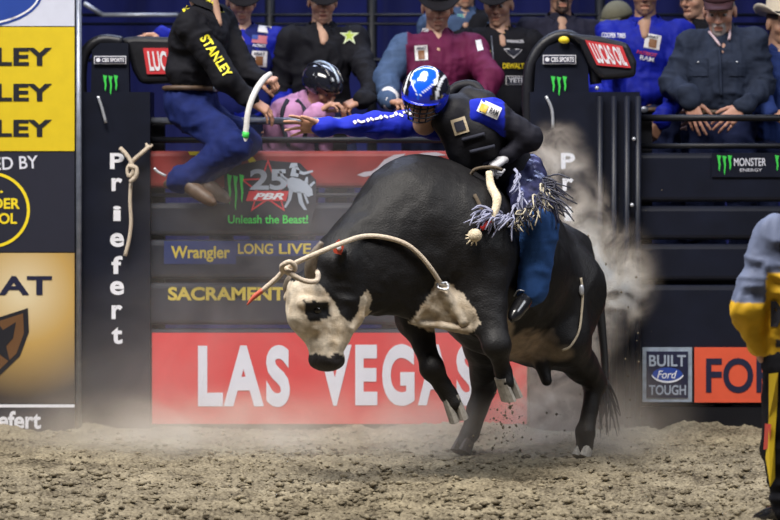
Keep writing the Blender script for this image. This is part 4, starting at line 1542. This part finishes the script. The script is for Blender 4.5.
e1 = (x / tw_) ** 2 + (np.maximum(ph - 62, 0) / 42) ** 2 + (np.maximum(62 - ph, 0) / 56) ** 4
Ch[fr & (e1 < 1.36)] = (.80, .83, .9)
Ch[fr & (e1 < 1.0)] = (.008, .10, .75)
Ch[fr & ((x / .020) ** 2 + ((ph - 62) / 13) ** 2 < 1)] = (.55, .75, .85)
Ch[(z < .012) & (y > 0)] = (.008, .025, .55)
hm_ = obj('helmet', hc + V2 @ Rr.T, keep, mat('helmet_shell', None, rough=.15, var=.03, coat=.6), rider, smooth=True, cols=Ch)
sd = hm_.modifiers.new('thick', 'SOLIDIFY')
sd.thickness = .008
vz = []
for i in range(15):
    for j, (zz, fw_) in enumerate(((.002, 0.0), (-.010, .030))):
        a = -1.0 + 2.0 * i / 14
        vz.append(hc + Rr @ np.array((.116 * math.sin(a), .128 * math.cos(a) + fw_, zz)))
obj('visor', vz, [(2 * i, 2 * i + 1, 2 * i + 3, 2 * i + 2) for i in range(14)], mat('helmet_blue', (.008, .02, .40), rough=.2, var=.03, coat=.5), hm_, smooth=True)
def hloc(*p):
    return hc + Rr @ np.array(p)
for zz in (-.035, -.060, -.085, -.110):
    w = .088 if zz > -.09 else .07
    obj('cage_bar', *tube([hloc(-w, .055, zz), hloc(-w * .6, .125, zz), hloc(0, .148, zz), hloc(w * .6, .125, zz), hloc(w, .055, zz)], .0042, 6, 4), M_navy, hm_, smooth=True)
for xx in (-.05, -.017, .017, .05):
    yy = .142 - 6 * xx * xx
    obj('cage_bar', *tube([hloc(xx, yy - .02, -.012), hloc(xx, yy, -.05), hloc(xx * .9, yy, -.112)], .0042, 6, 3), M_navy, hm_, smooth=True)

# chaps and fringe on the near leg
M_chap = mat('lilac_chap_leather', (.040, .042, .11), rough=.3, var=.8, scale=22, metal=.3)
V, F = sdf_mesh([rc(P(520, 182, -1.92), P(540, 222, -2.17), .105, .092, .04), rc(P(530, 168, -1.9), P(545, 215, -2.15), .07, .06, .03), rc(P(512, 172, -1.95), P(520, 205, -2.15), .05, .05, .03)], .011)
V = rough_up(V, F, .014, 16, 4, (1, 1, .5))
obj('chaps', V, F, M_chap, rider, smooth=True)
def strands(n, roots, dirs, ln, r, mm, seed):
    rnd = random.Random(seed)
    parts = []
    for k in range(n):
        t = rnd.random()
        i = min(int(t * (len(roots) - 1)), len(roots) - 2)
        u = t * (len(roots) - 1) - i
        a = roots[i] + (roots[i + 1] - roots[i]) * u + np.array([rnd.uniform(-.012, .012), rnd.uniform(-.02, .01), rnd.uniform(-.02, .02)])
        d = dirs[0] + (dirs[1] - dirs[0]) * t + np.array([rnd.uniform(-.5, .5), rnd.uniform(-.5, .2), rnd.uniform(-.5, .4)])
        L = ln * rnd.uniform(.6, 1.2)
        b = a + unit(d) * L * .5 + np.array([rnd.uniform(-.02, .02), 0, rnd.uniform(-.01, .03)])
        c = a + unit(d) * L + np.array([rnd.uniform(-.03, .03), 0, rnd.uniform(-.03, .02)])
        parts.append(tube([a, b, c], [r, r, r * .6], 5, 3))
    return join(*parts)
v3 = lambda *a: np.array(a, float)
low = [P(508, 218, -2.27), P(520, 214, -2.28), P(532, 208, -2.30), P(540, 195, -2.29), P(543, 180, -2.2)]
up_ = [P(543, 175, -2.12), P(548, 195, -2.2), P(552, 210, -2.2)]
tag(obj('fringe', *strands(38, low, (v3(-.5, -.4, -.6), v3(.3, -.5, -.5)), .10, .0050, prn('fringe_cream', (.50, .45, .34)), 3), prn('fringe_cream', 0), rider, smooth=True), kind='stuff')
tag(obj('fringe', *strands(60, low, (v3(-.6, -.4, -.6), v3(.4, -.5, -.3)), .10, .0052, None, 4), prn('fringe_dark', (.03, .03, .05)), rider, smooth=True), kind='stuff')
tag(obj('fringe', *strands(40, [on_bull(505, 222, .05), on_bull(492, 218, .05), on_bull(480, 216, .05)], (v3(-.7, -.3, -.5), v3(-1, -.3, -.2)), .11, .0055, None, 5), prn('fringe_silver', (.30, .31, .44)), rider, smooth=True), kind='stuff')
tag(obj('fringe', *strands(26, up_, (v3(.9, -.2, -.5), v3(.7, -.2, -.9)), .13, .0048, None, 6), MATS['fringe_dark'], rider, smooth=True), kind='stuff')
tag(obj('fringe', *strands(16, [P(512, 168, -2.18), P(522, 190, -2.26), P(515, 212, -2.28)], (v3(.2, -.5, -.9), v3(-.2, -.5, -.9)), .10, .0055, None, 8), MATS['fringe_silver'], rider, smooth=True), kind='stuff')
# spur on the near boot
obj('spur', *join(tube([P(514, 296, -2.2), P(519, 290, -2.23), P(530, 293, -2.22), P(538, 292, -2.14)], .0035, 6, 4), tube([P(536, 292, -2.15), P(545, 294, -2.12)], .0035, 6, 2)), M_lpipe, rider, smooth=True)

# ---------------------------------------------------------------- bull rope in the gloved hand
br = empty('bull_rope', P(488, 240, -2.25), 'braided bull rope with cream tail hanging from the gloved hand', 'rope')
obj('girth', *tube([on_bull(a, b, .01) for a, b in ((474, 196), (478, 204), (482, 214), (486, 226))], .010, 8, 5), mat('dark_rope', (.10, .075, .05), rough=.9, bump=.4), br, smooth=True)
obj('handle', *tube([P(470, 176, -2.22), P(476, 169, -2.25), P(492, 167, -2.26), P(502, 170, -2.24)], .009, 8, 4), mat('dark_rope', None), br, smooth=True)
obj('tail', *tube([P(489, 172, -2.26), P(491, 186, -2.30), on_bull(491.5, 202, .05), on_bull(490, 213, .05), on_bull(485, 224, .05)], [.017, .022, .024, .02, .016], 10, 5), mat('pale_braid', (.66, .56, .40), rough=.9, var=.25, scale=80, bump=.6, bscale=120), br, smooth=True)
obj('red_wrap', *tube([on_bull(486, 223, .05), on_bull(478, 231, .05)], .013, 8, 2), prn('wrap_red', (.62, .03, .03)), br, smooth=True)
obj('tassel', *join(ball(on_bull(473, 237, .045), (.036, .030, .034), 12, 8), *[tube([on_bull(473, 238, .05), on_bull(473 + a, 238 + b, .04)], [.008, .003], 5, 2) for a, b in ((-9, 2), (-7, 6), (-3, 8), (2, 8), (-9, -2))]), MATS['pale_braid'], br, smooth=True)

# ------------------------------------------------------------------ crew behind the chutes
# man sitting on the gate
JS = dict(pel=P(190, 100, -.12), che=P(199, 42, -.14), nek=P(206, 8, -.14), hed=P(213, -26, -.14), hf=(.9, -.35, -.25), tf=(.85, -.45, 0),
          shR=P(190, 26, -.34), elR=P(226, 78, -.40), wrR=P(252, 101, -.36), hdR=(.85, .1, -.55), pnR=(-.3, .5, -.8), cuR=(.35, .35, .4, .45, .4), thR=.6,
          shL=P(219, 22, .06), elL=P(244, 68, -.02), wrL=P(259, 79, -.1), hdL=(.8, -.3, -.1), pnL=(-.1, .4, -.9), cuL=1.1, thL=.5,
          hpR=P(188, 110, -.20), knR=P(234, 146, -.42), anR=P(180, 180, -.38), toR=P(208, 199, -.46),
          hpL=P(200, 112, -.02), knL=P(244, 142, -.10), anL=P(196, 178, -.10), toL=P(222, 196, -.16))
C_spatch = prn('stanley_yellow', (.82, .72, .03))
st, _s, bv = person('man in black STANLEY shirt and jeans perched on the gate', JS, hair=(.03, .02, .015), shirt=C_black, trouser=cloth('indigo_jeans', (.008, .016, .095)), boots=C_bboot,
                    hat=C_hat, belt=C_bboot, size=1.06, collar=C_black, fold=.013, leg_wide=1.10, torso_wide=1.05, sleeve_wide=1.05)
patch_word(bv, 'STANLEY', 192.5, 51, 240, 61, -.45, C_spatch, st, rot=1.0)
patch_word(bv, 'STANLEY', 199, 1, 224, 5, -.30, C_spatch, st, rot=.78)
patch_word(bv, 'M', 183, 7, 190, 11, -.3, C_spatch, st, rot=-.7)
obj('wristwatch', *tube([P(249, 98, -.36) + np.array((.034 * math.sin(t) * .3, .034 * math.cos(t), .034 * math.sin(t) * .9)) for t in np.linspace(0, 6.28, 14)], .010, 6, 1, smoothpath=False), mat('watch_dark', (.03, .03, .04), rough=.2, metal=.5), st, smooth=True)
obj('spur', *tube([P(166, 176, -.42), P(158, 172, -.42), P(154, 168, -.42)], .008, 6, 3), M_lpipe, st, smooth=True)
gr_ = empty('grip_rope', P(248, 150, -.45), 'pale rope with green mark held by the man on the gate', 'rope')
obj('strand', *tube([P(270, 74, -.2), P(263, 80, -.28), P(254, 94, -.42), P(248, 112, -.47), P(246, 130, -.48), P(243, 146, -.48)], [.016, .018, .018, .017, .017, .02], 10, 5), mat('chalk_rope', (.62, .60, .58), rough=.9, var=.15, scale=70), gr_, smooth=True)
obj('green_mark', *tube([P(246, 132, -.482), P(245, 138, -.482)], .0195, 10, 2), M_green, gr_, smooth=True)

def emblem(bv, x0, t, x1, b, y, parent, rot=0.0):
    """white square patch with a brown shield emblem and small lettering"""
    p = patch(bv, x0, t, x1, b, y, C_patch, parent, rot)
    if p is None:
        return
    w, h = x1 - x0, b - t
    patch(bv, x0 + w * .25, t + h * .34, x1 - w * .25, b - h * .08, y, C_brownink, p, rot, .010, 'emblem')
    patch_word(bv, 'ARIAT', x0 + w * .12, t + h * .08, x1 - w * .12, t + h * .28, y, M_navyink, p, rot, .011)

# blue vest man behind the sitting man
J = standing(242, 22, .90, (.15, -1, -.25), 1.06, turn=(.1, -1, 0), arms=dict(elR=P(184, 48, .62), wrR=P(161, 35, .30), hdR=(-1, -.25, -.05), pnR=(0, 0, -1), cuR=(.3, .25, .25, .3, .3)))
p2, _s, bv = person('man in bright blue shirt with flag patch behind the gate sitter', J, shirt=C_blue, vest=cloth('navy_blue_vest', (.010, .016, .12)), trouser=C_djean, boots=C_boot, hat=C_hat, hair=(.04, .025, .02), size=1.06, collar=C_blue, beard=(.10, .06, .05), beard_amt=.25, hat_tilt=-.15)
patch(bv, 256, 24, 269, 31, .6, C_patch, p2, .12)
fl_ = patch(bv, 250, 34, 266, 42, .6, prn('flag_rose', (.55, .16, .2)), p2, .1)
patch(bv, 250, 33.5, 256, 38, .6, M_blueink, fl_, .1, .010, 'flag_field')
patch_word(bv, 'PATRIOT', 251, 43, 264, 46, .6, M_white, p2, .05)
emblem(bv, 250, 50, 265, 66, .6, p2, .05)
patch(bv, 227, 33, 233, 36, .6, C_patch, p2, -.2)

# black shirt with star
J = standing(323, 22, .88, (.1, -1, -.2), 1.06, arms=dict(elL=P(372, 88, .66), wrL=P(361, 100, .42), hdL=(-.7, -.3, -.3), pnL=(-.4, .1, -.9), cuL=.75, elR=P(278, 90, .95), wrR=P(290, 118, .85)))
p3, _s, bv = person('tall man in black shirt with a pale green star on the chest', J, shirt=C_black, trouser=C_djean, boots=C_boot, hat=C_hat, hair=(.05, .03, .02), size=1.06, collar=C_black, mouth_open=.006, hat_tilt=-.15)
_st = star(348.5, 34, 10.5, 4)
decal(_st + [(348.5, 34)], [(k, (k + 1) % 10, 10) for k in range(10)], bv, .5, .006, prn('star_pale', (.62, .70, .45)), p3, 'star_patch')
_st = star(348.5, 34, 6, 2.6)
decal(_st + [(348.5, 34)], [(k, (k + 1) % 10, 10) for k in range(10)], bv, .5, .009, prn('star_green', (.42, .55, .05)), p3, 'star_core')

# pink shirt, black helmet, bending in the chute
J = dict(pel=P(288, 172, .60), che=P(291, 124, .50), nek=P(304, 103, .44), hed=P(321, 88, .38), hf=(.62, -.55, -.50), tf=(.75, -.55, -.3),
         shR=P(292, 113, .28), elR=P(296, 140, .18), wrR=P(318, 112, .16), hdR=(.75, -.1, .45), pnR=(.4, .1, -.9), cuR=.6, thR=.5,
         shL=P(318, 112, .58), elL=P(330, 144, .55), wrL=P(344, 132, .42), hdL=(-.2, -.6, .5), pnL=(-.6, -.2, -.4), cuL=.6,
         hpR=P(282, 182, .5), knR=P(285, 235, .45), anR=P(280, 270, .55), toR=P(292, 280, .5), hpL=P(297, 182, .7), knL=P(302, 235, .65), anL=P(300, 270, .75), toL=P(312, 280, .7))
p4, _s, bv = person('person in pink shirt and black helmet bending down in the chute', J, shirt=C_pink, trouser=C_djean, boots=C_boot, hair=(.02, .015, .012), size=1.0, collar=C_pink)
Rr4 = frame3(J['hf'], (0, 0, 1))
hc4 = J['hed'] + Rr4 @ np.array((0, -.01, .035))
V, F = ball((0, 0, 0), (.112, .138, .112), 40, 28)
V = np.array(V)
keep = [f for f in F if not (V[list(f)].mean(0)[2] < -.045 or (V[list(f)].mean(0)[1] > .07 and V[list(f)].mean(0)[2] < .005))]
M_gloss = mat('black_gloss', (.014, .015, .022), rough=.12, var=.1, coat=.6)
h4 = obj('helmet', hc4 + V @ Rr4.T, keep, M_gloss, p4, smooth=True)
h4.modifiers.new('thick', 'SOLIDIFY').thickness = .008
for xx in (-.05, 0, .05):
    pts = [hc4 + Rr4 @ np.array((xx, .139 * math.sin(t) * math.sqrt(max(0, 1 - (xx / .112) ** 2)), .113 * math.cos(t) * math.sqrt(max(0, 1 - (xx / .112) ** 2)))) for t in np.linspace(-1.0, 1.0, 9)]
    obj('ridge', *tube(pts, .009, 6, 2), M_silver if xx == 0 else M_gloss, h4, smooth=True)
for pts in ([(288, 100), (283, 112), (284, 128), (290, 145)], [(297, 100), (305, 110), (308, 122), (305, 140)]):
    pp = []
    for a, b in pts:
        q = P(a, b, .3)
        h = bv.ray_cast(Vector((q[0], q[1] - 1, q[2])), Vector((0, 1, 0)), 2.5)
        if h[0] is not None:
            pp.append(np.array(h[0]) - np.array((0, .012, 0)))
    if len(pp) > 1:
        obj('strap', *tube(pp, .014, 6, 3), C_charcoal, p4, smooth=True)

# maroon vest
J = standing(438, 29, .70, (.05, -1, -.2), 1.12, arms=dict(elR=P(386, 78, .62), wrR=P(390, 101, .42), hdR=(.5, -.5, -.1), pnR=(.2, -.1, -1), cuR=.9, elL=P(490, 78, .6), wrL=P(478, 108, .45)))
p5, _s, bv = person('man in maroon shirt with one denim sleeve behind the rider', J, shirt=C_two, torso_wide=1.08, trouser=C_djean, boots=C_boot, hat=C_hat, hair=(.03, .02, .015), size=1.12, collar=C_maroon, beard=(.05, .03, .03), beard_amt=.3, hat_tilt=-.15)
recolour(p5, _s, (0.115, 0.010, 0.050), lambda q: [((segdist(q, J['shR'], J['elR']) < .125) & (q[:, 0] < J['shR'][0] + .02) | (segdist(q, J['elR'], J['wrR']) < .11), (.055, .095, .19))])
V, F = sdf_mesh([rc(J['wrR'] + (J['elR'] - J['wrR']) * .22, J['wrR'], .060, .056, .02)], .010)
obj('cuff', V, F, C_patch, p5, smooth=True)
emblem(bv, 415, 45, 428, 60, .55, p5, -.06)
patch(bv, 417, 27, 422, 31, .55, M_green, p5)
patch_word(bv, 'PBR', 422, 27, 429, 31, .55, M_white, p5)
patch(bv, 477, 39, 483, 50, .55, C_patch, p5, -.2)

# man half hidden between maroon and black vests
J = standing(465, 7, 1.55, (.05, -1, -.1), 1.05)
p6, _s, bv = person('half hidden man in denim jacket behind the maroon shirt', J, shirt=C_denim, vest=C_black, trouser=C_djean, boots=C_boot, hat=C_hat, size=1.05, collar=C_black)
patch_word(bv, 'COOPER TIRES', 458, 12, 466, 16, 1.2, prn('teal_ink', (.2, .55, .5)), p6)

# black vest with yellow tool lettering
J = standing(497, 25, 1.08, (-.25, -1, -.15), 1.06, turn=(.15, -1, 0))
p7, _s, bv = person('young man in black vest with yellow DEWALT and YETI patches', J, shirt=C_black, vest=C_black, trouser=C_jean, boots=C_boot, hat=C_hat, hair=(.03, .02, .015), size=1.06, collar=C_black, hat_tilt=-.1)
patch_word(bv, 'DEWALT', 505, 62, 527, 67.5, .65, M_yellow, p7)
fr7 = patch(bv, 508, 75, 528, 84, .65, C_patch, p7)
patch(bv, 508.8, 75.8, 527.2, 83.2, .65, C_charcoal, fr7, 0, .010, 'patch_field')
patch_word(bv, 'YETI', 511, 77, 525, 82, .65, M_white, fr7, 0, .013)
patch_word(bv, 'WRANGLER', 509, 38, 527, 41, .65, M_white, p7)
decal([(506, 47), (526, 47), (523, 51), (516, 57), (509, 51)], [(0, 1, 2, 3, 4)], bv, .65, .006, C_patch, p7, 'patch')
decal([(507.5, 48), (524.5, 48), (522, 51), (516, 55.5), (510, 51)], [(0, 1, 2, 3, 4)], bv, .65, .010, C_charcoal, p7, 'patch_field')
patch(bv, 486, 49, 493, 56, .65, M_yellow, p7, -.15)
patch(bv, 505, 23, 509, 31, .65, M_yellow, p7, .4)
zp = []
for a, b in ((494, 34), (495, 50), (496, 66), (496, 84)):
    q = P(a, b, .6)
    h = bv.ray_cast(Vector((q[0], q[1] - 1, q[2])), Vector((0, 1, 0)), 2.5)
    if h[0] is not None:
        zp.append(np.array(h[0]) - np.array((0, .004, 0)))
if len(zp) > 1:
    obj('zip', *tube(zp, .004, 6, 3), M_pipe, p7, smooth=True)

# dark jacket with goatee
J = standing(562, 13, 1.22, (.05, -1, -.05), 1.10)
p8, _s, bv = person('man with goatee in plain dark jacket above the right column', J, shirt=cloth('dark_jacket', (.022, .022, .042)), trouser=C_djean, boots=C_boot, hat=C_hat, hair=(.03, .02, .015), beard=(.05, .035, .03), beard_amt=1, size=1.10, collar=cloth('dark_jacket', None))
# khaki cap behind
J = standing(612, 46, 1.75, (-.6, -.6, -.2), 1.05)
p9, _s, bv = person('person in khaki cap half hidden behind the dark jacket', J, shirt=cloth('grey_shirt', (.25, .26, .30)), trouser=C_djean, boots=C_boot, hat=mat('khaki_cap', (.16, .15, .10), rough=.85), hat_kind='cap', size=1.05)

# blue jacket
J = standing(645, 15, .90, (-.1, -1, -.05), 1.12, turn=(-.12, -1, 0), arms=dict(elL=P(684, 88, .75), wrL=P(660, 121, .42), hdL=(-.45, -.25, -.8), pnL=(-.5, .6, 0), cuL=.6, elR=P(598, 85, .7), wrR=P(606, 118, .55)))
p10, _s, bv = person('smiling man in bright blue jacket with white square patch', J, skin=(.42, .235, .155), shirt=C_blue, trouser=C_djean, boots=C_boot, hat=C_hat, hair=(.02, .015, .012), beard=(.04, .025, .02), beard_amt=.3, size=1.12, collar=C_blue, mouth_open=.005, belt=C_bboot)
patch_word(bv, 'COOPER TIRES', 605, 31.5, 629, 36.5, .6, M_white, p10, .03)
emblem(bv, 648, 33, 664, 48, .6, p10, .2)
patch_word(bv, 'PATRIOT', 640, 51, 660, 54.5, .6, M_red, p10, .2)
patch_word(bv, 'RAM', 643, 55.5, 657, 60, .6, M_white, p10, .2)

# open-mouthed face behind
J = standing(691, 19, 1.45, (-.7, -.7, -.05), 1.06)
p11, _s, bv = person('open mouthed man in black cap looking over denim shoulder', J, shirt=C_black, trouser=C_djean, boots=C_boot, hat=C_hat, hat_kind='cap', hair=(.03, .02, .015), size=1.06, mouth_open=.014, collar=C_black)
patch_word(bv, 'WRANGLER', 674, 25, 685, 28, 1.2, prn('teal_ink', None), p11, -.2)

# dark denim shirt, grey goatee
J = standing(719, 34, .44, (-.2, -1, -.30), 1.16, turn=(-.1, -1, 0), lean=.2,
             arms=dict(nek=P(722, 34, .56), che=P(722, 72, .54), shR=P(691, 47, .54), shL=P(752, 45, .50), elR=P(673, 84, .5), wrR=P(690, 101, .22), hdR=(.28, -.2, -.9), pnR=(.3, .8, 0), cuR=(.25, .2, .2, .2, .3), elL=P(764, 88, .45), wrL=P(742, 108, .20), hdL=(-.75, -.2, -.6), pnL=(-.2, .8, -.4), cuL=(.4, .35, .3, .3, .3), pel=P(722, 124, .56), hpR=P(708, 132, .5), hpL=P(737, 132, .5), knR=P(702, 175, .42), knL=P(742, 175, .42)))
p12, _s, bv = person('man with grey goatee in dark denim shirt leaning on the gate', J, skin=(.48, .27, .20), shirt=C_ddenim, trouser=C_djean, boots=C_boot, hat=mat('maroon_cap', (.045, .012, .018), rough=.85), hat_kind='cap',
                     hair=(.25, .22, .2), beard=(.36, .33, .32), beard_amt=1, torso_wide=1.15, size=1.16, collar=C_ddenim, sleeve_wide=1.02, belt=C_bboot, fold=.013)
for (a, b) in (((706, 24), (720, 46)), ((731, 30), (729, 40))):
    pp = []
    for t in np.linspace(0, 1, 4):
        q = P(a[0] + (b[0] - a[0]) * t, a[1] + (b[1] - a[1]) * t, .4)
        h = bv.ray_cast(Vector((q[0], q[1] - 1, q[2])), Vector((0, 1, 0)), 2.5)
        if h[0] is not None:
            pp.append(np.array(h[0]) - np.array((0, .012, 0)))
    if len(pp) > 1:
        obj('neck_cord', *tube(pp, .009, 6, 2), prn('cord_pink', (.60, .45, .50)), p12, smooth=True)
obj('placket', *tube([q_ for q_ in (lambda hs: [np.array(h_[0]) - np.array((0, .004, 0)) for h_ in hs if h_[0] is not None])([bv.ray_cast(Vector((P(719 + .03 * t_, 48 + t_, .4)[0], -.6, P(719, 48 + t_, .4)[2])), Vector((0, 1, 0)), 2.5) for t_ in range(0, 54, 6)])], .010, 6, 2), C_ddenim, p12, smooth=True)
for (x0, t, x1, b) in ((690, 58, 708, 76), (728, 58, 746, 76)):
    pk = patch(bv, x0, t, x1, b, .35, C_ddenim, p12, 0, .008, 'pocket')
    if pk:
        q = P((x0 + x1) / 2, t + 4, .35)
        h = bv.ray_cast(Vector((q[0], q[1] - 1, q[2])), Vector((0, 1, 0)), 2.5)
        if h[0] is not None:
            obj('button', *ball(np.array(h[0]) - np.array((0, .010, 0)), .007, 8, 6), M_lpipe, pk, smooth=True)

# white hat at the edge
J = standing(785, 45, .60, (.35, -1, -.1), 1.06, arms=dict(elR=P(758, 85, .55), wrR=P(768, 112, .35), hdR=(.75, -.3, -.3), pnR=(.1, .6, -.6), cuR=.5))
p13, _s, bv = person('man in cream cowboy hat at the right edge', J, shirt=cloth('blue_work_shirt', (.02, .04, .16)), trouser=C_djean, boots=C_boot, hat=C_whitehat, hair=(.05, .03, .02), size=1.06, collar=cloth('blue_work_shirt', None))

# ------------------------------------------------------------------ bullfighter in the foreground
YC = -3.95
J = dict(pel=P(798, 362, YC), che=P(800, 275, YC - .02), nek=P(802, 218, YC - .03), hed=P(826, 172, YC - .05), hf=(-.75, .65, -.1), tf=(-.55, .83, 0),
         shL=P(774, 238, YC - .05), elL=P(746, 308, YC - .08), wrL=P(757, 345, YC - .02), hdL=(.35, .4, -.8), pnL=(.8, .3, 0), cuL=.6,
         shR=P(838, 240, YC), elR=P(852, 306, YC), wrR=P(845, 350, YC + .1), hdR=(-.2, .5, -.8), pnR=(-.8, .3, 0), cuR=.6,
         hpL=P(785, 372, YC), knL=P(780, 450, YC + .03), anL=P(786, 510, YC), toL=P(760, 520, YC + .12),
         hpR=P(815, 372, YC), knR=P(822, 450, YC + .05), anR=P(822, 510, YC), toR=P(800, 520, YC + .12))
C_jg = mat('jersey_cloth', None, rough=.7, var=.1, scale=14, bump=.15, bscale=200)
cl, _s, bv = person('bullfighter in grey and yellow jersey seen from behind at the right edge', J, shirt=C_jg, trouser=C_black, boots=C_boot, size=1.0, sleeve_wide=1.30, fold=.012)
vs_ = np.array([v.co for v in _s.data.vertices]) + np.array(cl.location)
GREY, YEL = np.array((.135, .165, .27)), np.array((.72, .42, .01))
Cj = np.tile(GREY, (len(vs_), 1))
zc = P(0, 300, YC)[2]
zb = P(0, 272, YC)[2]
xb = P(762, 0, YC)[0]
arm = vs_[:, 0] < xb
Cj[(arm & (vs_[:, 2] < zc)) | (~arm & (vs_[:, 2] < zb))] = YEL
band = ~arm & (np.abs(vs_[:, 2] - P(0, 248, YC)[2]) < .03) & (vs_[:, 0] > P(775, 0, YC)[0])
Cj[band] = (.02, .02, .03)
band = ~arm & (np.abs(vs_[:, 2] - P(0, 341, YC)[2]) < .02) & (vs_[:, 0] > P(772, 0, YC)[0])
Cj[band] = (.02, .02, .03)
ca = _s.data.color_attributes.new('Col', 'FLOAT_COLOR', 'POINT')
ca.data.foreach_set('color', np.hstack([Cj, np.ones((len(Cj), 1))]).astype(np.float32).ravel())
patch_word(bv, 'M', 773, 302, 795, 328, YC - .2, M_blackink, cl)
tb = None
for o_ in cl.children:
    if o_.name.startswith('trousers'):
        tb = BVHTree.FromPolygons([Vector(v.co) + cl.location for v in o_.data.vertices], [tuple(p_.vertices) for p_ in o_.data.polygons])
decal([(769, 374), (777, 372), (778, 400), (776, 440), (777, 480), (771, 488), (768, 460), (770, 420)], [(0, 1, 2, 3, 4, 5, 6, 7)], tb, YC - .1, .012, prn('stripe_yellow', (.72, .50, .02)), cl, 'leg_stripe')
decal([(767, 425), (772, 425), (771, 450), (766, 452)], [(0, 1, 2, 3)], tb, YC - .1, .02, prn('stripe_red', (.6, .08, .06)), cl, 'leg_mark')

# ================================================================== DUST IN THE AIR
def dust_material(name, dens, col, nscale, lo, hi, soft):
    m = bpy.data.materials.new(name)
    m.use_nodes = True
    nt = m.node_tree
    for n in list(nt.nodes):
        if n.type != 'OUTPUT_MATERIAL':
            nt.nodes.remove(n)
    out = [n for n in nt.nodes if n.type == 'OUTPUT_MATERIAL'][0]
    sc = nt.nodes.new('ShaderNodeVolumeScatter')
    sc.inputs['Color'].default_value = (*col, 1)
    sc.inputs['Anisotropy'].default_value = 0.1
    tc = nt.nodes.new('ShaderNodeTexCoord')
    ge = nt.nodes.new('ShaderNodeNewGeometry')
    ln = nt.nodes.new('ShaderNodeVectorMath')
    ln.operation = 'LENGTH'
    nt.links.new(tc.outputs['Object'], ln.inputs[0])
    nz = nt.nodes.new('ShaderNodeTexNoise')
    nz.inputs['Scale'].default_value = nscale
    nz.inputs['Detail'].default_value = 5
    nz.inputs['Roughness'].default_value = 0.62
    nz.inputs['Distortion'].default_value = 0.8
    nt.links.new(ge.outputs['Position'], nz.inputs['Vector'])
    m1 = nt.nodes.new('ShaderNodeMapRange')          # falls off to the rim
    m1.interpolation_type = 'SMOOTHSTEP'
    m1.inputs['From Min'].default_value = 1.0
    m1.inputs['From Max'].default_value = 1.0 - soft
    nt.links.new(ln.outputs['Value'], m1.inputs['Value'])
    m2 = nt.nodes.new('ShaderNodeMapRange')
    m2.inputs['From Min'].default_value = lo
    m2.inputs['From Max'].default_value = hi
    nt.links.new(nz.outputs['Fac'], m2.inputs['Value'])
    mu = nt.nodes.new('ShaderNodeMath')
    mu.operation = 'MULTIPLY'
    nt.links.new(m1.outputs['Result'], mu.inputs[0])
    nt.links.new(m2.outputs['Result'], mu.inputs[1])
    m3 = nt.nodes.new('ShaderNodeMath')
    m3.operation = 'MULTIPLY'
    m3.inputs[1].default_value = dens
    nt.links.new(mu.outputs[0], m3.inputs[0])
    nt.links.new(m3.outputs[0], sc.inputs['Density'])
    nt.links.new(sc.outputs[0], out.inputs['Volume'])
    return m

def cloud(name, label, puffs, m):
    e = empty(name, P(puffs[0][0], puffs[0][1], puffs[0][2]), label, 'dust', kind='stuff')
    V, F = ball((0, 0, 0), 1.0, 20, 12)
    me = mesh_from('puff', V, F, True)
    me.materials.append(m)
    for (px, py, y, rx, ry, rz) in puffs:
        o = bpy.data.objects.new('puff', me)
        COL.objects.link(o)
        o.parent = e
        o.location = tuple(P(px, py, y) - np.array(e.location))
        o.scale = (rx, ry, rz)
        o['kind'] = 'stuff'
    return e

def flung(n, spots):
    base = np.array([(1, 0, 0), (-1, 0, 0), (0, 1, 0), (0, -1, 0), (0, 0, 1), (0, 0, -1)], float)
    tri = [(0, 2, 4), (2, 1, 4), (1, 3, 4), (3, 0, 4), (2, 0, 5), (1, 2, 5), (3, 1, 5), (0, 3, 5)]
    V, F = [], []
    for i in range(n):
        a, b, y, sx, sz = spots[i % len(spots)]
        c = P(a + RNG.normal() * sx, min(b + RNG.normal() * sz, 450), y + RNG.normal() * .12)
        V.append(base * (1 + RNG.uniform(-.45, .45, base.shape)) * (.002 + .008 * RNG.random() ** 4) + c)
        F.append(np.array(tri) + 6 * i)
    return np.vstack(V), np.vstack(F)
Vf, Ff = flung(300, [(507, 418, -1.7, 9, 16), (500, 432, -1.5, 18, 10), (590, 420, -1.2, 22, 22), (615, 300, -.8, 25, 45)])
tag(obj('flung_dirt', Vf, Ff, DIRT), 'specks of dirt flung up around the hooves', 'dirt', kind='stuff')

DUST = (.92, .77, .60)
cloud('dust_plume', 'pale brown plume of dust thrown up behind the rider',
      [(598, 275, -.62, .40, .28, .40), (615, 290, -.60, .25, .22, .32), (578, 225, -.65, .26, .24, .40), (556, 165, -.62, .24, .22, .30), (570, 315, -.55, .38, .26, .42), (556, 400, -.62, .42, .25, .42)],
      dust_material('plume_dust', 24.0, DUST, 6.5, .44, .78, 1.0))
cloud('dust_haze', 'thin drifting dust haze in front of the red banner and gate',
      [(215, 345, -.45, 1.05, .32, .80), (110, 400, -.5, .85, .30, .55), (420, 330, -.42, 1.2, .3, .9), (300, 210, -.40, 1.3, .28, .55)],
      dust_material('haze_dust', .92, (.88, .82, .77), 1.6, .28, .75, .8))
cloud('dust_ground', 'low dust drifting over the dirt around the hooves',
      [(300, 432, -1.0, 1.7, .9, .34), (520, 440, -1.1, 1.1, .8, .36), (160, 436, -.9, 1.3, .8, .32), (610, 430, -.95, .6, .5, .5)],
      dust_material('ground_dust', 2.3, (.84, .74, .62), 2.2, .32, .75, .95))
